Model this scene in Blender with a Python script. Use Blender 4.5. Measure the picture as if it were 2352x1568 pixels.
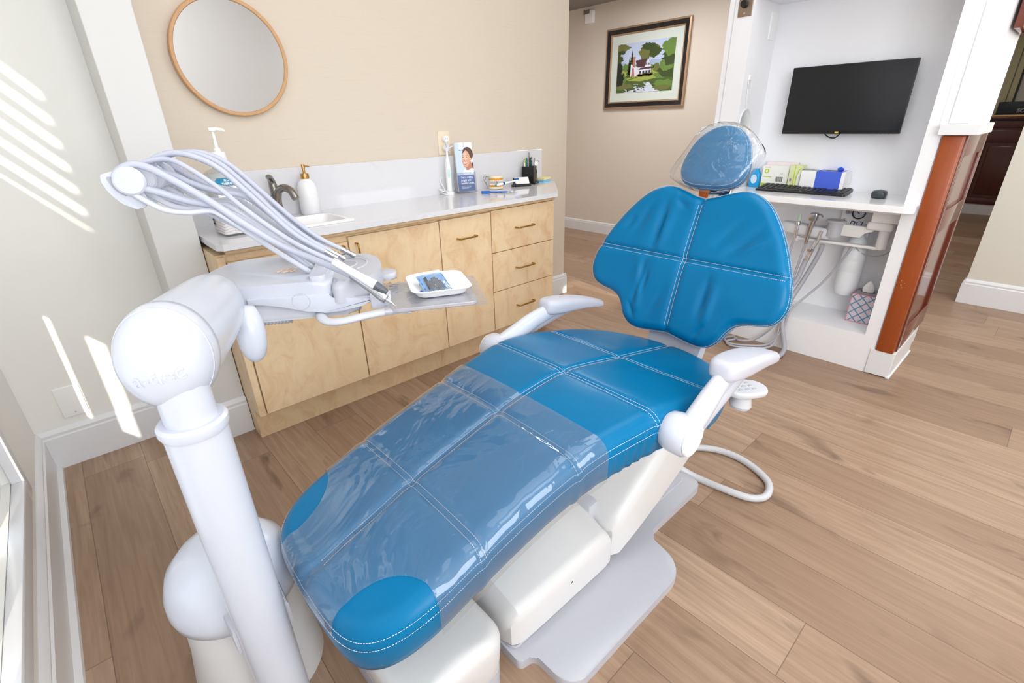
import bpy, bmesh, math, random
from mathutils import Vector, Matrix, noise
for o in list(bpy.data.objects): bpy.data.objects.remove(o)
SC = bpy.context.scene
COL = SC.collection
rnd = random.Random(7)
PI = math.pi
V3 = Vector

# ---------------------------------------------------------------- camera
cam = bpy.data.cameras.new('camera'); camo = bpy.data.objects.new('camera', cam); COL.objects.link(camo)
yaw, pitch, roll = math.radians(48.1795), math.radians(-24.2854), math.radians(-1.4463)
F_ = V3((math.cos(yaw)*math.cos(pitch), math.sin(yaw)*math.cos(pitch), math.sin(pitch)))
R_ = V3((math.sin(yaw), -math.cos(yaw), 0)); U_ = R_.cross(F_)
R2 = R_*math.cos(roll) + U_*math.sin(roll); U2 = -R_*math.sin(roll) + U_*math.cos(roll)
camo.matrix_world = Matrix(((R2.x, U2.x, -F_.x, 0), (R2.y, U2.y, -F_.y, 0), (R2.z, U2.z, -F_.z, 1.2), (0, 0, 0, 1)))
cam.lens = 36*1116.95/2352; cam.sensor_width = 36; cam.sensor_fit = 'HORIZONTAL'; cam.clip_start = 0.02
SC.camera = camo
# ---------------------------------------------------------------- view, world, sun, room lamps, added fill
vs = SC.view_settings
vs.view_transform = 'Standard'; vs.look = 'None'; vs.gamma = 1; vs.use_curve_mapping = False
vs.exposure = -0.08
w = bpy.data.worlds.new('world'); SC.world = w; w.use_nodes = True
bg = w.node_tree.nodes['Background']; bg.inputs[0].default_value = (0.92, 0.96, 1, 1); bg.inputs[1].default_value = 1.6
sd = bpy.data.lights.new('sun', 'SUN'); sd.energy = 6.5; sd.color = (1, 0.91, 0.74); sd.angle = math.radians(0.6)
so = bpy.data.objects.new('sun', sd); COL.objects.link(so)
so.rotation_euler = V3((1, 5, -1.2)).to_track_quat('-Z', 'Y').to_euler(); so.location = (-2, -6, 4)
def area(name, loc, sx, sy, power, col=(1, 1, 1), rot=(0, 0, 0)):
    d = bpy.data.lights.new(name, 'AREA'); d.shape = 'RECTANGLE'; d.size = sx; d.size_y = sy; d.energy = power; d.color = col
    o = bpy.data.objects.new(name, d); COL.objects.link(o); o.location = loc; o.rotation_euler = rot
    return o
area('ceiling_lamp', (0.55, 0.5, 2.66), 1.2, 1.2, 7, (0.97, 0.985, 1))
area('ceiling_lamp', (1.85, 0.55, 2.66), 1.2, 0.9, 11, (0.97, 0.985, 1))
area('ceiling_lamp', (0.9, -0.75, 2.66), 1.2, 0.6, 6, (0.97, 0.985, 1))
area('ceiling_lamp', (3.75, -0.3, 2.22), 0.6, 0.6, 13, (0.98, 0.985, 1))
area('ceiling_lamp', (3.6, 2.7, 2.22), 0.6, 0.9, 24, (0.98, 0.985, 1))
area('ceiling_lamp', (6.4, 0.95, 2.22), 0.6, 0.6, 12, (1, 0.98, 0.95))
XL0 = -0.318
# added fill lamps at made-up windows in the wall behind the camera
area('window_daylight', (0.37, -1.56, 1.65), 1.3, 1.3, 36, (0.95, 0.975, 1), (math.radians(90), 0, 0))
area('window_daylight', (3.1, -1.56, 1.65), 1.3, 1.3, 22, (0.95, 0.975, 1), (math.radians(90), 0, 0))

area('window_daylight', (XL0+0.001, 0.8, 1.1), 1.5, 0.9, 2.2, (0.93, 0.965, 1), (math.radians(90), 0, math.radians(-90)))  # added fill lamp just inside the left window
area('window_daylight', (XL0+0.012, -0.95, 1.45), 0.9, 1.1, 15, (0.95, 0.975, 1), (math.radians(90), 0, math.radians(-90)))  # added fill lamp in front of the solid left wall
# ---------------------------------------------------------------- materials
def lin(c):
    f = lambda v: v/12.92 if v <= 0.04045 else ((v+0.055)/1.055)**2.4
    return tuple(f(x/255) for x in c) + (1,)
MATS = {}
def mat(name, col, rough=0.5, metal=0.0, spec=0.5, noise_amt=0.03, noise_scale=40, bump=0.0, bump_scale=200, emis=None, coat=0.0):
    if name in MATS: return MATS[name]
    m = bpy.data.materials.new(name); m.use_nodes = True; nt = m.node_tree; b = nt.nodes['Principled BSDF']
    c = lin(col); b.inputs['Base Color'].default_value = c
    b.inputs['Roughness'].default_value = rough; b.inputs['Metallic'].default_value = metal
    b.inputs['Specular IOR Level'].default_value = spec
    b.inputs['Coat Weight'].default_value = coat
    tc = nt.nodes.new('ShaderNodeTexCoord')
    if noise_amt:
        n = nt.nodes.new('ShaderNodeTexNoise'); n.inputs['Scale'].default_value = noise_scale; n.inputs['Detail'].default_value = 3
        r = nt.nodes.new('ShaderNodeMix'); r.data_type = 'RGBA'
        r.inputs[6].default_value = tuple(x*(1-noise_amt) for x in c[:3]) + (1,); r.inputs[7].default_value = tuple(min(1, x*(1+noise_amt)) for x in c[:3]) + (1,)
        nt.links.new(tc.outputs['Object'], n.inputs['Vector']); nt.links.new(n.outputs['Fac'], r.inputs[0]); nt.links.new(r.outputs[2], b.inputs['Base Color'])
    if bump:
        n2 = nt.nodes.new('ShaderNodeTexNoise'); n2.inputs['Scale'].default_value = bump_scale; n2.inputs['Detail'].default_value = 4
        bp = nt.nodes.new('ShaderNodeBump'); bp.inputs['Strength'].default_value = bump; bp.inputs['Distance'].default_value = 0.002
        nt.links.new(tc.outputs['Object'], n2.inputs['Vector']); nt.links.new(n2.outputs['Fac'], bp.inputs['Height']); nt.links.new(bp.outputs[0], b.inputs['Normal'])
    if emis:
        b.inputs['Emission Color'].default_value = c; b.inputs['Emission Strength'].default_value = emis
    MATS[name] = m
    return m
class NT:
    """small helper for longer node trees"""
    def __init__(s, name):
        s.m = bpy.data.materials.new(name); s.m.use_nodes = True; s.t = s.m.node_tree; s.b = s.t.nodes['Principled BSDF']; MATS[name] = s.m
    def n(s, typ, **kw):
        k = s.t.nodes.new('ShaderNode'+typ)
        for a, v in kw.items(): setattr(k, a, v)
        return k
    def l(s, a, b): s.t.links.new(a, b)
    def math(s, op, a, b=None, c=None):
        k = s.n('Math', operation=op)
        for i, v in enumerate((a, b, c)):
            if v is None: continue
            if isinstance(v, (int, float)): k.inputs[i].default_value = v
            else: s.l(v, k.inputs[i])
        return k.outputs[0]
    def mix(s, f, a, b, blend='MIX'):
        k = s.n('Mix', data_type='RGBA', blend_type=blend)
        for i, v in ((0, f), (6, a), (7, b)):
            if isinstance(v, (int, float)): k.inputs[i].default_value = v
            elif isinstance(v, tuple): k.inputs[i].default_value = v
            else: s.l(v, k.inputs[i])
        return k.outputs[2]
    def ramp(s, f, stops):
        k = s.n('ValToRGB'); e = k.color_ramp.elements
        while len(e) < len(stops): e.new(0.5)
        for q, (p, c) in zip(e, stops): q.position = p; q.color = c
        s.l(f, k.inputs[0]); return k.outputs[0]
    def noise(s, vec, scale, detail=3, rough=0.5, dist=0.0):
        k = s.n('TexNoise'); k.inputs['Scale'].default_value = scale; k.inputs['Detail'].default_value = detail; k.inputs['Roughness'].default_value = rough; k.inputs['Distortion'].default_value = dist
        s.l(vec, k.inputs['Vector']); return k.outputs['Fac']
    def mapping(s, vec, scale=(1, 1, 1), loc=(0, 0, 0), rot=(0, 0, 0)):
        k = s.n('Mapping'); k.inputs['Scale'].default_value = scale; k.inputs['Location'].default_value = loc; k.inputs['Rotation'].default_value = rot
        s.l(vec, k.inputs['Vector']); return k.outputs[0]
    def bump(s, h, strength, dist=0.002):
        k = s.n('Bump'); k.inputs['Strength'].default_value = strength; k.inputs['Distance'].default_value = dist
        s.l(h, k.inputs['Height']); s.l(k.outputs[0], s.b.inputs['Normal'])
def floor_mat():
    s = NT('wood_plank_floor'); tc = s.n('TexCoord').outputs['Object']
    sep = s.n('SeparateXYZ'); s.l(tc, sep.inputs[0]); X, Y = sep.outputs[0], sep.outputs[1]
    row = s.math('FLOOR', s.math('DIVIDE', s.math('ADD', X, 10.022), 0.192))
    wn = s.n('TexWhiteNoise', noise_dimensions='1D'); s.l(row, wn.inputs['W'])
    ysh = s.math('ADD', Y, s.math('MULTIPLY', wn.outputs[0], 1.5))
    piece = s.math('FLOOR', s.math('DIVIDE', s.math('ADD', ysh, 20), 1.5))
    cmb = s.n('CombineXYZ'); s.l(row, cmb.inputs[0]); s.l(piece, cmb.inputs[1])
    wn2 = s.n('TexWhiteNoise', noise_dimensions='3D'); s.l(cmb.outputs[0], wn2.inputs['Vector'])
    pid = wn2.outputs[0]
    fx = s.math('FRACT', s.math('DIVIDE', s.math('ADD', X, 10.022), 0.192)); fy = s.math('FRACT', s.math('DIVIDE', s.math('ADD', ysh, 20), 1.5))
    ex = s.math('MULTIPLY', s.math('MINIMUM', fx, s.math('SUBTRACT', 1.0, fx)), 0.192); ey = s.math('MULTIPLY', s.math('MINIMUM', fy, s.math('SUBTRACT', 1.0, fy)), 1.5)
    seam = s.math('LESS_THAN', s.math('MINIMUM', ex, ey), 0.0011)
    off = s.n('CombineXYZ'); s.l(s.math('MULTIPLY', pid, 37.0), off.inputs[2]); s.l(s.math('MULTIPLY', pid, 11.0), off.inputs[1])
    va = s.n('VectorMath', operation='ADD'); s.l(tc, va.inputs[0]); s.l(off.outputs[0], va.inputs[1]); P = va.outputs[0]
    grain = s.noise(s.mapping(P, (70, 2.6, 1)), 1.0, 5, 0.62, 0.6)
    cath = s.noise(s.mapping(P, (9, 1.1, 1)), 1.0, 3, 0.5, 1.4)
    rings = s.math('FRACT', s.math('MULTIPLY', cath, 7.0))
    knot = s.noise(s.mapping(P, (9.0, 3.4, 1)), 1.0, 3, 0.55, 0.6)
    base = s.ramp(pid, [(0, lin((156, 127, 104))), (0.5, lin((171, 142, 118))), (1, lin((184, 156, 132)))])
    c = s.mix(s.math('MULTIPLY', s.math('SUBTRACT', grain, 0.36), 1.5), base, lin((122, 94, 72)))
    c = s.mix(s.math('MULTIPLY', s.math('ABSOLUTE', s.math('SUBTRACT', rings, 0.5)), 0.42), c, lin((136, 107, 84)))
    c = s.mix(s.math('MULTIPLY', s.math('MAXIMUM', s.math('SUBTRACT', knot, 0.61), 0.0), 4.0), c, lin((74, 52, 38)))
    c = s.mix(s.math('MULTIPLY', seam, 0.6), c, lin((78, 58, 44)))
    s.l(c, s.b.inputs['Base Color']); s.b.inputs['Roughness'].default_value = 0.42
    s.bump(s.math('SUBTRACT', grain, s.math('MULTIPLY', seam, 2.0)), 0.12, 0.002)
    return s.m
def wallpaper_mat():
    s = NT('grasscloth_wallpaper'); tc = s.n('TexCoord').outputs['Object']
    h = s.noise(s.mapping(tc, (14, 14, 420)), 1, 3, 0.6); v = s.noise(s.mapping(tc, (420, 14, 12)), 1, 3, 0.6)
    slub = s.noise(s.mapping(tc, (9, 9, 260)), 1, 2, 0.5)
    c = s.mix(s.math('MULTIPLY', h, 0.55), lin((226, 214, 199)), lin((214, 199, 179)))
    c = s.mix(s.math('MULTIPLY', v, 0.35), c, lin((217, 203, 184)))
    c = s.mix(s.math('MULTIPLY', s.math('MAXIMUM', s.math('SUBTRACT', slub, 0.66), 0.0), 2.4), c, lin((196, 170, 140)))
    s.l(c, s.b.inputs['Base Color']); s.b.inputs['Roughness'].default_value = 0.75
    s.bump(s.math('ADD', h, v), 0.12, 0.001)
    return s.m
def maple_mat():
    s = NT('mottled_maple_laminate'); tc = s.n('TexCoord').outputs['Object']
    a = s.noise(s.mapping(tc, (3.4, 3.4, 2.2)), 1, 4, 0.6, 0.8); b = s.noise(s.mapping(tc, (11, 11, 7)), 1, 5, 0.65, 1.2); g = s.noise(s.mapping(tc, (60, 60, 4)), 1, 3, 0.5)
    c = s.mix(a, lin((242, 220, 184)), lin((230, 198, 153)))
    c = s.mix(s.math('MULTIPLY', s.math('MAXIMUM', s.math('SUBTRACT', b, 0.48), 0.0), 2.6), c, lin((214, 168, 122)))
    c = s.mix(s.math('MULTIPLY', s.math('MAXIMUM', s.math('SUBTRACT', 0.46, b), 0.0), 2.4), c, lin((246, 226, 190)))
    c = s.mix(s.math('MULTIPLY', g, 0.12), c, lin((200, 160, 112)))
    s.l(c, s.b.inputs['Base Color']); s.b.inputs['Roughness'].default_value = 0.4
    return s.m
def wood_mat(name, c1, c2, rough=0.3, axis=(30, 30, 2.2)):
    s = NT(name); tc = s.n('TexCoord').outputs['Object']
    a = s.noise(s.mapping(tc, axis), 1, 5, 0.6, 0.7); b = s.noise(s.mapping(tc, tuple(x*5 for x in axis)), 1, 2, 0.5)
    c = s.mix(a, lin(c1), lin(c2)); c = s.mix(s.math('MULTIPLY', b, 0.3), c, lin(tuple(int(x*0.72) for x in c2)))
    s.l(c, s.b.inputs['Base Color']); s.b.inputs['Roughness'].default_value = rough
    return s.m
def leather_mat():
    s = NT('blue_leatherette'); tc = s.n('TexCoord').outputs['Object']
    g = s.n('TexVoronoi'); g.inputs['Scale'].default_value = 420; s.l(tc, g.inputs['Vector'])
    a = s.noise(tc, 7, 3); f = s.noise(tc, 900, 2)
    c = s.mix(a, lin((0, 104, 152)), lin((0, 116, 166)))
    s.l(c, s.b.inputs['Base Color']); s.b.inputs['Roughness'].default_value = 0.31; s.b.inputs['Specular IOR Level'].default_value = 0.2
    s.bump(s.math('ADD', g.outputs['Distance'], s.math('MULTIPLY', f, 0.5)), 0.1, 0.0008)
    return s.m
def film_mat(name, wscale, strength, dist, milk=0.14, gloss=0.5, rough=0.05, tint=(0.97, 0.985, 1, 1)):
    s = NT(name); t = s.t; tc = s.n('TexCoord').outputs['Object']; t.nodes.remove(s.b)
    out = [n for n in t.nodes if n.type == 'OUTPUT_MATERIAL'][0]
    tr = s.n('BsdfTransparent'); tr.inputs[0].default_value = tint
    gl = s.n('BsdfGlossy'); gl.inputs['Roughness'].default_value = rough
    df = s.n('BsdfDiffuse'); df.inputs[0].default_value = (0.55, 0.56, 0.58, 1)
    n1 = s.noise(s.mapping(tc, wscale), 1, 3, 0.5, 1.5)
    bp = s.n('Bump'); bp.inputs['Strength'].default_value = strength; bp.inputs['Distance'].default_value = dist; s.l(n1, bp.inputs['Height']); s.l(bp.outputs[0], gl.inputs['Normal'])
    lw = s.n('LayerWeight'); lw.inputs['Blend'].default_value = 0.5; s.l(bp.outputs[0], lw.inputs['Normal'])
    fac = s.math('ADD', s.math('MULTIPLY', s.math('POWER', lw.outputs['Facing'], 4.0), 0.9), 0.045)
    m1 = s.n('MixShader'); m1.inputs[0].default_value = milk; s.l(tr.outputs[0], m1.inputs[1]); s.l(df.outputs[0], m1.inputs[2])
    m2 = s.n('MixShader'); s.l(s.math('MINIMUM', s.math('MULTIPLY', fac, gloss*2), 1.0), m2.inputs[0]); s.l(m1.outputs[0], m2.inputs[1]); s.l(gl.outputs[0], m2.inputs[2])
    s.l(m2.outputs[0], out.inputs[0])
    return s.m
def quartz_mat():
    s = NT('white_quartz'); tc = s.n('TexCoord').outputs['Object']
    a = s.noise(tc, 5, 6, 0.7, 1.0); b = s.noise(tc, 90, 2)
    c = s.mix(s.math('MULTIPLY', s.math('MAXIMUM', s.math('SUBTRACT', a, 0.62), 0.0), 2.0), lin((226, 226, 230)), lin((200, 193, 185)))
    c = s.mix(s.math('MULTIPLY', b, 0.05), c, lin((215, 214, 214)))
    s.l(c, s.b.inputs['Base Color']); s.b.inputs['Roughness'].default_value = 0.07
    return s.m
M_FLOOR = floor_mat(); M_PAPER = wallpaper_mat(); M_MAPLE = maple_mat(); M_LEATHER = leather_mat(); M_QUARTZ = quartz_mat()
M_REDWOOD = wood_mat('red_brown_wood', (176, 88, 34), (150, 66, 22), 0.33)
def scuffed_mat():
    m = wood_mat('scuffed_red_brown_wood', (176, 88, 34), (146, 62, 20), 0.3); t = m.node_tree; bb = t.nodes['Principled BSDF']
    src = bb.inputs['Base Color'].links[0].from_socket; tc = [n for n in t.nodes if n.type == 'TEX_COORD'][0]
    n = t.nodes.new('ShaderNodeTexNoise'); n.inputs['Scale'].default_value = 42; n.inputs['Detail'].default_value = 5; n.inputs['Roughness'].default_value = 0.75; t.links.new(tc.outputs['Object'], n.inputs['Vector'])
    g = t.nodes.new('ShaderNodeMath'); g.operation = 'GREATER_THAN'; g.inputs[1].default_value = 0.69; t.links.new(n.outputs['Fac'], g.inputs[0])
    x = t.nodes.new('ShaderNodeMix'); x.data_type = 'RGBA'; x.inputs[7].default_value = lin((226, 196, 168)); t.links.new(g.outputs[0], x.inputs[0]); t.links.new(src, x.inputs[6]); t.links.new(x.outputs[2], bb.inputs['Base Color'])
    return m
M_SCUFF = scuffed_mat()
M_DARKWOOD = wood_mat('dark_cherry_wood', (104, 52, 46), (78, 36, 32), 0.25)
M_GLOSSWOOD = wood_mat('glossy_red_wood', (126, 60, 40), (102, 44, 28), 0.12)
M_MIRRORWOOD = wood_mat('light_beech', (222, 176, 128), (206, 156, 106), 0.45, (30, 30, 30))
M_CREAM = mat('cream_wall_paint', (242, 241, 236), 0.6, bump=0.06, bump_scale=260, noise_amt=0.01)
M_TAUPE = mat('taupe_wall_paint', (224, 213, 200), 0.6, bump=0.06, bump_scale=260, noise_amt=0.01)
M_GREIGE = mat('greige_wall_paint', (222, 218, 206), 0.6, noise_amt=0.01)
M_WTRIM = mat('white_trim_paint', (232, 233, 236), 0.32, noise_amt=0.01)
M_NICHE = mat('white_niche_paint', (243, 244, 248), 0.35, noise_amt=0.01)
M_PILA = mat('offwhite_pilaster_paint', (222, 221, 219), 0.5, noise_amt=0.01)
M_CEIL = mat('white_ceiling_paint', (240, 240, 238), 0.8, noise_amt=0.01)
M_SOFFIT = mat('taupe_soffit_paint', (150, 142, 136), 0.7, noise_amt=0.02)
M_PLASTIC = mat('glossy_white_plastic', (209, 213, 224), 0.22, noise_amt=0.01)
M_SATIN = mat('satin_white_plastic', (216, 218, 224), 0.4, noise_amt=0.01)
M_CHAIRW = mat('warm_white_plastic', (222, 222, 222), 0.34, noise_amt=0.01)
M_GREYP = mat('light_grey_plastic', (194, 196, 205), 0.42, noise_amt=0.01)
M_PAD = mat('pale_grey_pad', (200, 201, 211), 0.5, noise_amt=0.01)
M_BASEG = mat('grey_base_plate', (190, 191, 199), 0.38, noise_amt=0.01, bump=0.12, bump_scale=300)
M_HOSE = mat('grey_silicone_hose', (192, 196, 212), 0.4, noise_amt=0.01)
M_HOSE2 = mat('mid_grey_hose', (172, 173, 182), 0.4, noise_amt=0.01)
M_HOSE3 = mat('pale_grey_hose', (205, 206, 210), 0.35, noise_amt=0.01)
M_STEEL = mat('brushed_steel', (190, 192, 196), 0.25, 1.0, noise_amt=0.05, noise_scale=120)
M_CHROME = mat('chrome', (225, 226, 230), 0.08, 1.0, noise_amt=0.02)
M_NICKEL = mat('brushed_nickel', (158, 154, 150), 0.22, 1.0, noise_amt=0.06, noise_scale=80)
M_PLATE = mat('stainless_plate', (168, 150, 132), 0.35, 1.0, noise_amt=0.05)
M_BRASS = mat('aged_brass', (176, 136, 66), 0.28, 1.0, noise_amt=0.08, noise_scale=80)
M_GOLD = mat('satin_gold', (214, 166, 104), 0.25, 1.0, noise_amt=0.03)
M_DKGREY = mat('dark_grey_plastic', (88, 92, 100), 0.4)
M_BLACK = mat('black_plastic', (22, 22, 25), 0.35)
M_SCREEN = mat('dark_screen', (18, 18, 22), 0.16, noise_amt=0.05)
M_GAP = mat('dark_joint', (96, 66, 38), 0.7)
M_STITCH = mat('white_thread', (226, 232, 240), 0.7)
M_WHITE = mat('plain_white', (248, 248, 248), 0.45, noise_amt=0.01)
M_CERAMIC = mat('white_ceramic', (246, 247, 250), 0.12, noise_amt=0.01)
M_TEAL = mat('teal_print', (24, 128, 158), 0.4)
M_TEALLIQ = mat('teal_liquid', (28, 130, 142), 0.2)
M_NAVY = mat('navy_print', (24, 62, 128), 0.4)
M_BLUE = mat('bright_blue', (20, 104, 200), 0.4)
M_ROYAL = mat('royal_blue_card', (74, 104, 222), 0.4)
M_INK = mat('dark_ink', (30, 36, 48), 0.5)
M_GREEN = mat('lime_print', (186, 208, 40), 0.5)
M_PALEGREEN = mat('pale_green_card', (224, 230, 180), 0.5)
M_GUM = mat('orange_gum_resin', (240, 158, 30), 0.35, noise_amt=0.12, noise_scale=120)
M_TOOTH = mat('ivory_tooth', (250, 247, 238), 0.25)
M_CAST = mat('cream_cast', (240, 230, 208), 0.5)
M_CLEAR = film_mat('clear_acrylic', (20, 20, 20), 0.02, 0.001, 0.05, 0.8, 0.03, (0.96, 0.97, 0.99, 1))
M_GLASS = film_mat('window_glass', (2, 2, 2), 0.0, 0.001, 0.0, 0.06, 0.02, (0.98, 0.99, 1, 1))
M_FILM = film_mat('clear_vinyl_cover', (3.2, 4.6, 4.6), 0.9, 0.02, 0.09, 0.75, 0.05, (0.90, 0.93, 0.95, 1))
M_CRINKLE = film_mat('crinkled_film', (7, 11, 10), 0.9, 0.016, 0.08, 0.8, 0.07, (0.95, 0.965, 0.98, 1))
def mirror_mat():
    s = NT('mirror_glass'); s.b.inputs['Metallic'].default_value = 1; s.b.inputs['Roughness'].default_value = 0.01
    n = s.noise(s.n('TexCoord').outputs['Object'], 3); s.l(s.mix(n, (0.86, 0.88, 0.83, 1), (0.88, 0.9, 0.85, 1)), s.b.inputs['Base Color']); return s.m
M_MIRROR = mirror_mat()

# ---------------------------------------------------------------- object helpers
def root_of(o):
    while o.parent: o = o.parent
    return o
def obj(name, bm, m, parent=None, smooth=35, label=None):
    """link one bmesh (built in room coordinates) as one mesh object"""
    me = bpy.data.meshes.new(name)
    off = V3(root_of(parent).location) if parent else V3()
    if off.length: bmesh.ops.translate(bm, verts=bm.verts, vec=-off)
    bm.normal_update(); bm.to_mesh(me); bm.free()
    for q in (m if isinstance(m, (list, tuple)) else [m]): me.materials.append(q)
    if smooth:
        me.polygons.foreach_set('use_smooth', [True]*len(me.polygons)); me.set_sharp_from_angle(angle=math.radians(smooth))
    o = bpy.data.objects.new(name, me); COL.objects.link(o)
    if parent: o.parent = parent
    if label: o['label'] = label
    return o
def thing(name, label, cat, loc=(0, 0, 0), group=None):
    o = bpy.data.objects.new(name, None); COL.objects.link(o); o.location = loc; o.empty_display_size = 0.05
    o['label'] = label; o['category'] = cat
    if group: o['group'] = group
    return o
def tag(o, label, cat, group=None):
    o['label'] = label; o['category'] = cat
    if group: o['group'] = group
    return o
def struct(name, bm, m, smooth=35, label=None):
    o = obj(name, bm, m, None, smooth); o['kind'] = 'structure'
    if label: o['label'] = label
    return o
def dup(root, delta, label=None):
    r = root.copy(); COL.objects.link(r); r.location = root.location + V3(delta)
    if label: r['label'] = label
    for ch in list(root.children):
        c = ch.copy(); COL.objects.link(c); c.parent = r
        for g in list(ch.children):
            d = g.copy(); COL.objects.link(d); d.parent = c
    return r
# ---------------------------------------------------------------- shape helpers
def BM(): return bmesh.new()
def merge(bm, b2):
    me = bpy.data.meshes.new('tmp'); b2.to_mesh(me); b2.free(); bm.from_mesh(me); bpy.data.meshes.remove(me)
def box(bm, x0, x1, y0, y1, z0, z1, bev=0.0, seg=2, M=None, mi=0):
    b = bmesh.new(); bmesh.ops.create_cube(b, size=1)
    for v in b.verts: v.co = V3(((x0+x1)/2+v.co.x*(x1-x0), (y0+y1)/2+v.co.y*(y1-y0), (z0+z1)/2+v.co.z*(z1-z0)))
    if bev: bmesh.ops.bevel(b, geom=b.edges[:], offset=bev, segments=seg, profile=0.5, affect='EDGES')
    for f in b.faces: f.material_index = mi
    if M is not None: b.transform(M)
    merge(bm, b); return bm
def prism(bm, pts, h0, h1, M=None, bev=0.0, seg=3, mi=0, bot=False):
    """extrude a closed 2D outline from h0 to h1, round over the top (and bottom) rim"""
    b = bmesh.new(); n = len(pts)
    area2 = sum(pts[i][0]*pts[(i+1) % n][1]-pts[(i+1) % n][0]*pts[i][1] for i in range(n))
    if area2 < 0: pts = list(reversed(pts))
    lo = [b.verts.new((p[0], p[1], h0)) for p in pts]; hi = [b.verts.new((p[0], p[1], h1)) for p in pts]
    ft = b.faces.new(hi); fb = b.faces.new(list(reversed(lo)))
    for i in range(n): b.faces.new((lo[i], lo[(i+1) % n], hi[(i+1) % n], hi[i]))
    if bev:
        e = list(ft.edges) + (list(fb.edges) if bot else [])
        bmesh.ops.bevel(b, geom=e, offset=bev, segments=seg, profile=0.5, affect='EDGES')
    for f in b.faces: f.material_index = mi
    if M is not None: b.transform(M)
    merge(bm, b); return bm
def frame(o, ex, ey):
    ex = V3(ex).normalized(); ey = V3(ey); ey = (ey-ex*ey.dot(ex)).normalized(); ez = ex.cross(ey)
    return Matrix(((ex.x, ey.x, ez.x, o[0]), (ex.y, ey.y, ez.y, o[1]), (ex.z, ey.z, ez.z, o[2]), (0, 0, 0, 1)))
def axisM(o, ez, hint=(0, 0, 1)):
    ez = V3(ez).normalized(); h = V3(hint)
    if abs(ez.dot(h)) > 0.97: h = V3((1, 0, 0))
    ex = h.cross(ez).normalized(); ey = ez.cross(ex)
    return Matrix(((ex.x, ey.x, ez.x, o[0]), (ex.y, ey.y, ez.y, o[1]), (ex.z, ey.z, ez.z, o[2]), (0, 0, 0, 1)))
def lathe(bm, prof, M=None, seg=32, mi=0):
    b = bmesh.new(); rings = []
    for r, z in prof:
        if r < 1e-6: rings.append([b.verts.new((0, 0, z))])
        else: rings.append([b.verts.new((r*math.cos(2*PI*i/seg), r*math.sin(2*PI*i/seg), z)) for i in range(seg)])
    for a, c in zip(rings, rings[1:]):
        for i in range(seg):
            j = (i+1) % seg
            if len(a) == 1 and len(c) > 1: b.faces.new((a[0], c[j], c[i]))
            elif len(c) == 1 and len(a) > 1: b.faces.new((a[i], a[j], c[0]))
            elif len(a) > 1: b.faces.new((a[i], a[j], c[j], c[i]))
    if len(rings[0]) > 1: b.faces.new(list(reversed(rings[0])))
    if len(rings[-1]) > 1: b.faces.new(rings[-1])
    bmesh.ops.recalc_face_normals(b, faces=b.faces[:])
    for f in b.faces: f.material_index = mi
    if M is not None: b.transform(M)
    merge(bm, b); return bm
def cyl(bm, p0, p1, r0, r1=None, seg=20, bev=0.0, mi=0):
    p0, p1 = V3(p0), V3(p1); L = (p1-p0).length; r1 = r0 if r1 is None else r1
    pr = [(0, 0), (r0-bev, 0), (r0, bev), (r1, L-bev), (r1-bev, L), (0, L)] if bev else [(0, 0), (r0, 0), (r1, L), (0, L)]
    return lathe(bm, pr, axisM(p0, p1-p0), seg, mi)
def spl(pts, n=8, closed=False):
    """Catmull-Rom through the points"""
    P = [V3(p) for p in pts]; out = []; m = len(P)
    for i in range(m if closed else m-1):
        if closed: a, b, c, d = P[i-1], P[i], P[(i+1) % m], P[(i+2) % m]
        else: a, b, c, d = P[max(i-1, 0)], P[i], P[i+1], P[min(i+2, m-1)]
        for k in range(n):
            t = k/n
            out.append(0.5*((2*b)+(c-a)*t+(2*a-5*b+4*c-d)*t*t+(3*b-a-3*c+d)*t**3))
    if not closed: out.append(P[-1])
    return out
def tube(bm, path, r, seg=10, closed=False, flat=1.0, up=None, mi=0):
    """sweep a circle (or a flattened one) along a path"""
    P = [V3(p) for p in path]; n = len(P); rr = r if isinstance(r, (list, tuple)) else [r]*n
    b = bmesh.new(); rings = []; prev = None
    for i in range(n):
        t = (P[(i+1) % n]-P[i-1]) if closed else (P[min(i+1, n-1)]-P[max(i-1, 0)])
        t.normalize()
        if prev is None:
            h = V3(up) if up else (V3((0, 0, 1)) if abs(t.z) < 0.9 else V3((1, 0, 0)))
            nx = (h-t*h.dot(t)).normalized()
        else: nx = (prev-t*prev.dot(t)).normalized()
        prev = nx; ny = t.cross(nx)
        rings.append([b.verts.new(P[i]+nx*rr[i]*math.cos(2*PI*k/seg)*flat+ny*rr[i]*math.sin(2*PI*k/seg)) for k in range(seg)])
    for i in range(n if closed else n-1):
        a, c = rings[i], rings[(i+1) % n]
        for k in range(seg): b.faces.new((a[k], a[(k+1) % seg], c[(k+1) % seg], c[k]))
    if not closed: b.faces.new(list(reversed(rings[0]))); b.faces.new(rings[-1])
    for f in b.faces: f.material_index = mi
    merge(bm, b); return bm
def rrect(x0, x1, y0, y1, r, n=6):
    out = []
    for cx, cy, a in ((x1-r, y1-r, 0), (x0+r, y1-r, 90), (x0+r, y0+r, 180), (x1-r, y0+r, 270)):
        for k in range(n+1):
            t = math.radians(a+90*k/n); out.append((cx+r*math.cos(t), cy+r*math.sin(t)))
    return out
def sm2(pts, n=8): return [(p.x, p.y) for p in spl([(a, b, 0) for a, b in pts], n, True)]
def flat(bm, pts, M, h=0.0, mi=0):
    f = bm.faces.new([bm.verts.new(M @ V3((p[0], p[1], h))) for p in pts]); f.material_index = mi
    if f.normal.length == 0: f.normal_update()
    f.normal_update()
    if f.normal.dot(M.to_3x3() @ V3((0, 0, 1))) < 0: f.normal_flip()
    return f
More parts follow.
